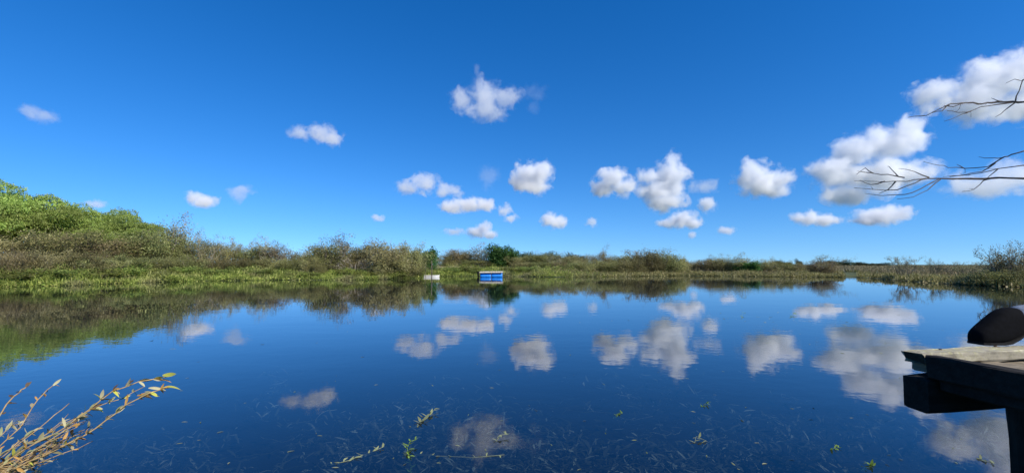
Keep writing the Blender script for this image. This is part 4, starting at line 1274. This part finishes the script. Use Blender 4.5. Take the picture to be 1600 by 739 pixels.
def submerged():
    r = random.Random(314)
    V, F = [], []
    n = 0
    while n < 3800:
        px = r.uniform(60, 1560)
        py = r.uniform(0, 1) ** 0.7 * 215 + 560
        g = on_z(px, py, 0)
        cl = mnoise.noise((g.x * 0.9, g.y * 0.9, 2.0)) + 0.4 * mnoise.noise((g.x * 2.5, g.y * 2.5, 5.0))
        cl -= 0.35 * sstep(620, 250, px) if px < 620 else 0.25 * sstep(1150, 1400, px)
        cl -= 0.35 * (1 - sstep(570, 680, py))
        if r.random() > 0.45 + 0.9 * cl: continue
        zb = -0.015 - abs(r.gauss(0, 0.22))
        a = r.uniform(0, 6.28)
        c = Vector((g.x, g.y, zb))
        for k in range(r.randint(2, 7)):
            a2 = a + r.gauss(0, 1.0)
            d = Vector((math.cos(a2), math.sin(a2), r.gauss(0.15, 0.35))).normalized()
            L = r.uniform(0.03, 0.11)
            curl_leaf(V, F, r, c + rvec(r) * 0.05, d, L, L * r.uniform(0.12, 0.28), r.uniform(-0.6, 0.3))
        n += 1
    for k in range(420):                                    # long stringy stems drifting under the surface
        px = r.gauss(880, 300); py = 600 + 150 * r.random() ** 0.6
        if not 200 < px < 1560: continue
        g = on_z(px, py, 0); a = r.uniform(0, 6.28)
        p = Vector((g.x, g.y, -0.02 - abs(r.gauss(0, 0.10))))
        pts = [p.copy()]
        for q in range(7):
            a += r.gauss(0, 0.45)
            p = p + Vector((math.cos(a), math.sin(a), r.gauss(0, 0.2))) * 0.045
            pts.append(p.copy())
        add_tube(V, F, pts, [0.0022] * 8, 3)
    for v in V:
        if v.z > -0.008: v.z = -0.008
    o = link('submerged_weed', mesh_from('submerged_weed', V, F, WEED['deep']))
    tag(o, 'dim tangle of submerged water weed under the near water', 'water weed', kind='stuff')
    V, F = [], []
    for k in range(150):
        px, py = r.uniform(180, 1560), 500 + 235 * r.random() ** 0.8
        if k < 45: px, py = r.gauss(1180, 110), r.gauss(496, 6)
        g = on_z(px, py, 0)
        a = r.uniform(0, 6.28)
        d = Vector((math.cos(a), math.sin(a), r.uniform(0.02, 0.25))).normalized()
        L = r.uniform(0.02, 0.05) * (1.0 if py > 560 else 1.8)
        curl_leaf(V, F, r, Vector((g.x, g.y, 0.002)), d, L, L * 0.22, -0.2)
    o = link('floating_leaf_bits', mesh_from('floating_leaf_bits', V, F, WEED['pale']))
    tag(o, 'tiny leaf tips and bits floating on the near water', 'leaf litter', kind='stuff')
submerged()

WB = {k: [] for k in WEED}
for k in WEED:
    for s in range(3):
        V, F = [], []
        curl_leaf(V, F, random.Random(s * 7 + 1), Vector((0, 0, 0)), Vector((1, 0, 0)), 1.0, 0.26 + 0.05 * s, -0.25 + 0.2 * s)
        WB[k].append(mesh_from('leaf', V, F, WEED[k]))
def water_plant(path, dep_z, leaves, L, mat, label, seed):
    """a weed stem lying at the surface along photograph points, leaves rising from it"""
    r = random.Random(seed)
    base = on_z(path[0][0], path[0][1], 0.0)
    o = empty('water_plant', base + Vector((0, 0, -0.05)))
    pts = [on_z(px, py, 0.0) - base + Vector((0, 0, 0.05 + z * 0.8 - 0.004)) for (px, py), z in zip(path, dep_z)]
    V, F = [], []
    add_tube(V, F, pts, [0.0013] * len(pts), 5)
    link('stem', mesh_from('stem', V, F, WEED[mat]), o)
    for k in range(int(leaves * 1.6)):
        t = (k + 0.5) / int(leaves * 1.6) * (len(pts) - 1)
        i = min(len(pts) - 2, int(t))
        p = pts[i].lerp(pts[i + 1], t - i)
        a = r.uniform(0, 6.28)
        d = Vector((math.cos(a), math.sin(a), r.uniform(0.05, 0.6))).normalized()
        l = link('leaf', r.choice(WB[mat]), o, p)
        l.rotation_mode = 'QUATERNION'; l.rotation_quaternion = d.to_track_quat('X', 'Z')
        s = L * r.uniform(0.4, 0.95); l.scale = (s, s, s)
    tag(o, label, 'water plant', 'weed sprigs breaking the water surface')
water_plant([(645, 668), (660, 656), (680, 643)], [-0.01, 0.01, 0.03], 14, 0.075, 'pale', 'grey-green weed sprig left of centre in the near water', 1)
water_plant([(643, 732), (640, 715), (636, 705), (640, 697), (652, 693)], [-0.06, 0.0, 0.03, 0.04, 0.05], 18, 0.055, 'fresh', 'bright green weed sprig curling up at the bottom, left of centre', 2)
water_plant([(1096, 636), (1102, 632), (1108, 630)], [0.0, 0.015, 0.02], 7, 0.05, 'fresh', 'small green sprig in the near water right of centre', 3)
water_plant([(958, 652), (964, 647), (972, 646)], [-0.01, 0.01, 0.01], 6, 0.05, 'fresh', 'small green sprig in the near water just right of centre, left of the other', 4)
water_plant([(1300, 702), (1306, 698), (1312, 700)], [0.0, 0.01, 0.01], 6, 0.045, 'fresh', 'green sprig at the bottom right, left of the jetty', 5)
water_plant([(1345, 732), (1355, 724), (1365, 728)], [-0.01, 0.0, 0.01], 9, 0.05, 'fresh', 'dim green sprig in the bottom right corner of the open water', 6)
water_plant([(515, 725), (545, 720), (580, 705), (600, 700)], [0.0, 0.01, 0.0, 0.02], 9, 0.06, 'pale', 'long pale weed strand at the bottom, left of the bright curling sprig', 7)
water_plant([(650, 708), (690, 712), (740, 714), (788, 711)], [0.0, 0.004, 0.004, 0.01], 5, 0.06, 'pale', 'straight pale strand right of the bright curling sprig', 8)
water_plant([(1522, 712), (1535, 719), (1555, 724)], [0.0, 0.01, 0.005], 5, 0.05, 'pale', 'yellow-green leaf strand on the water beneath the jetty', 9)
water_plant([(775, 690), (780, 684), (795, 682)], [0.0, 0.03, 0.03], 7, 0.05, 'pale', 'small pale sprig above the straight strand near the bottom centre', 10)
water_plant([(1085, 692), (1088, 686), (1105, 690)], [0.0, 0.03, 0.01], 4, 0.06, 'pale', 'hooked pale weed tip near the bottom, right of centre', 11)
water_plant([(1238, 495), (1240, 491)], [0.0, 0.06], 5, 0.12, 'fresh', 'rightmost tiny green tuft standing out of the middle water', 12)
water_plant([(1160, 497), (1160, 491)], [0.0, 0.08], 4, 0.10, 'fresh', 'tiny upright tuft in the middle water, left of the other', 13)
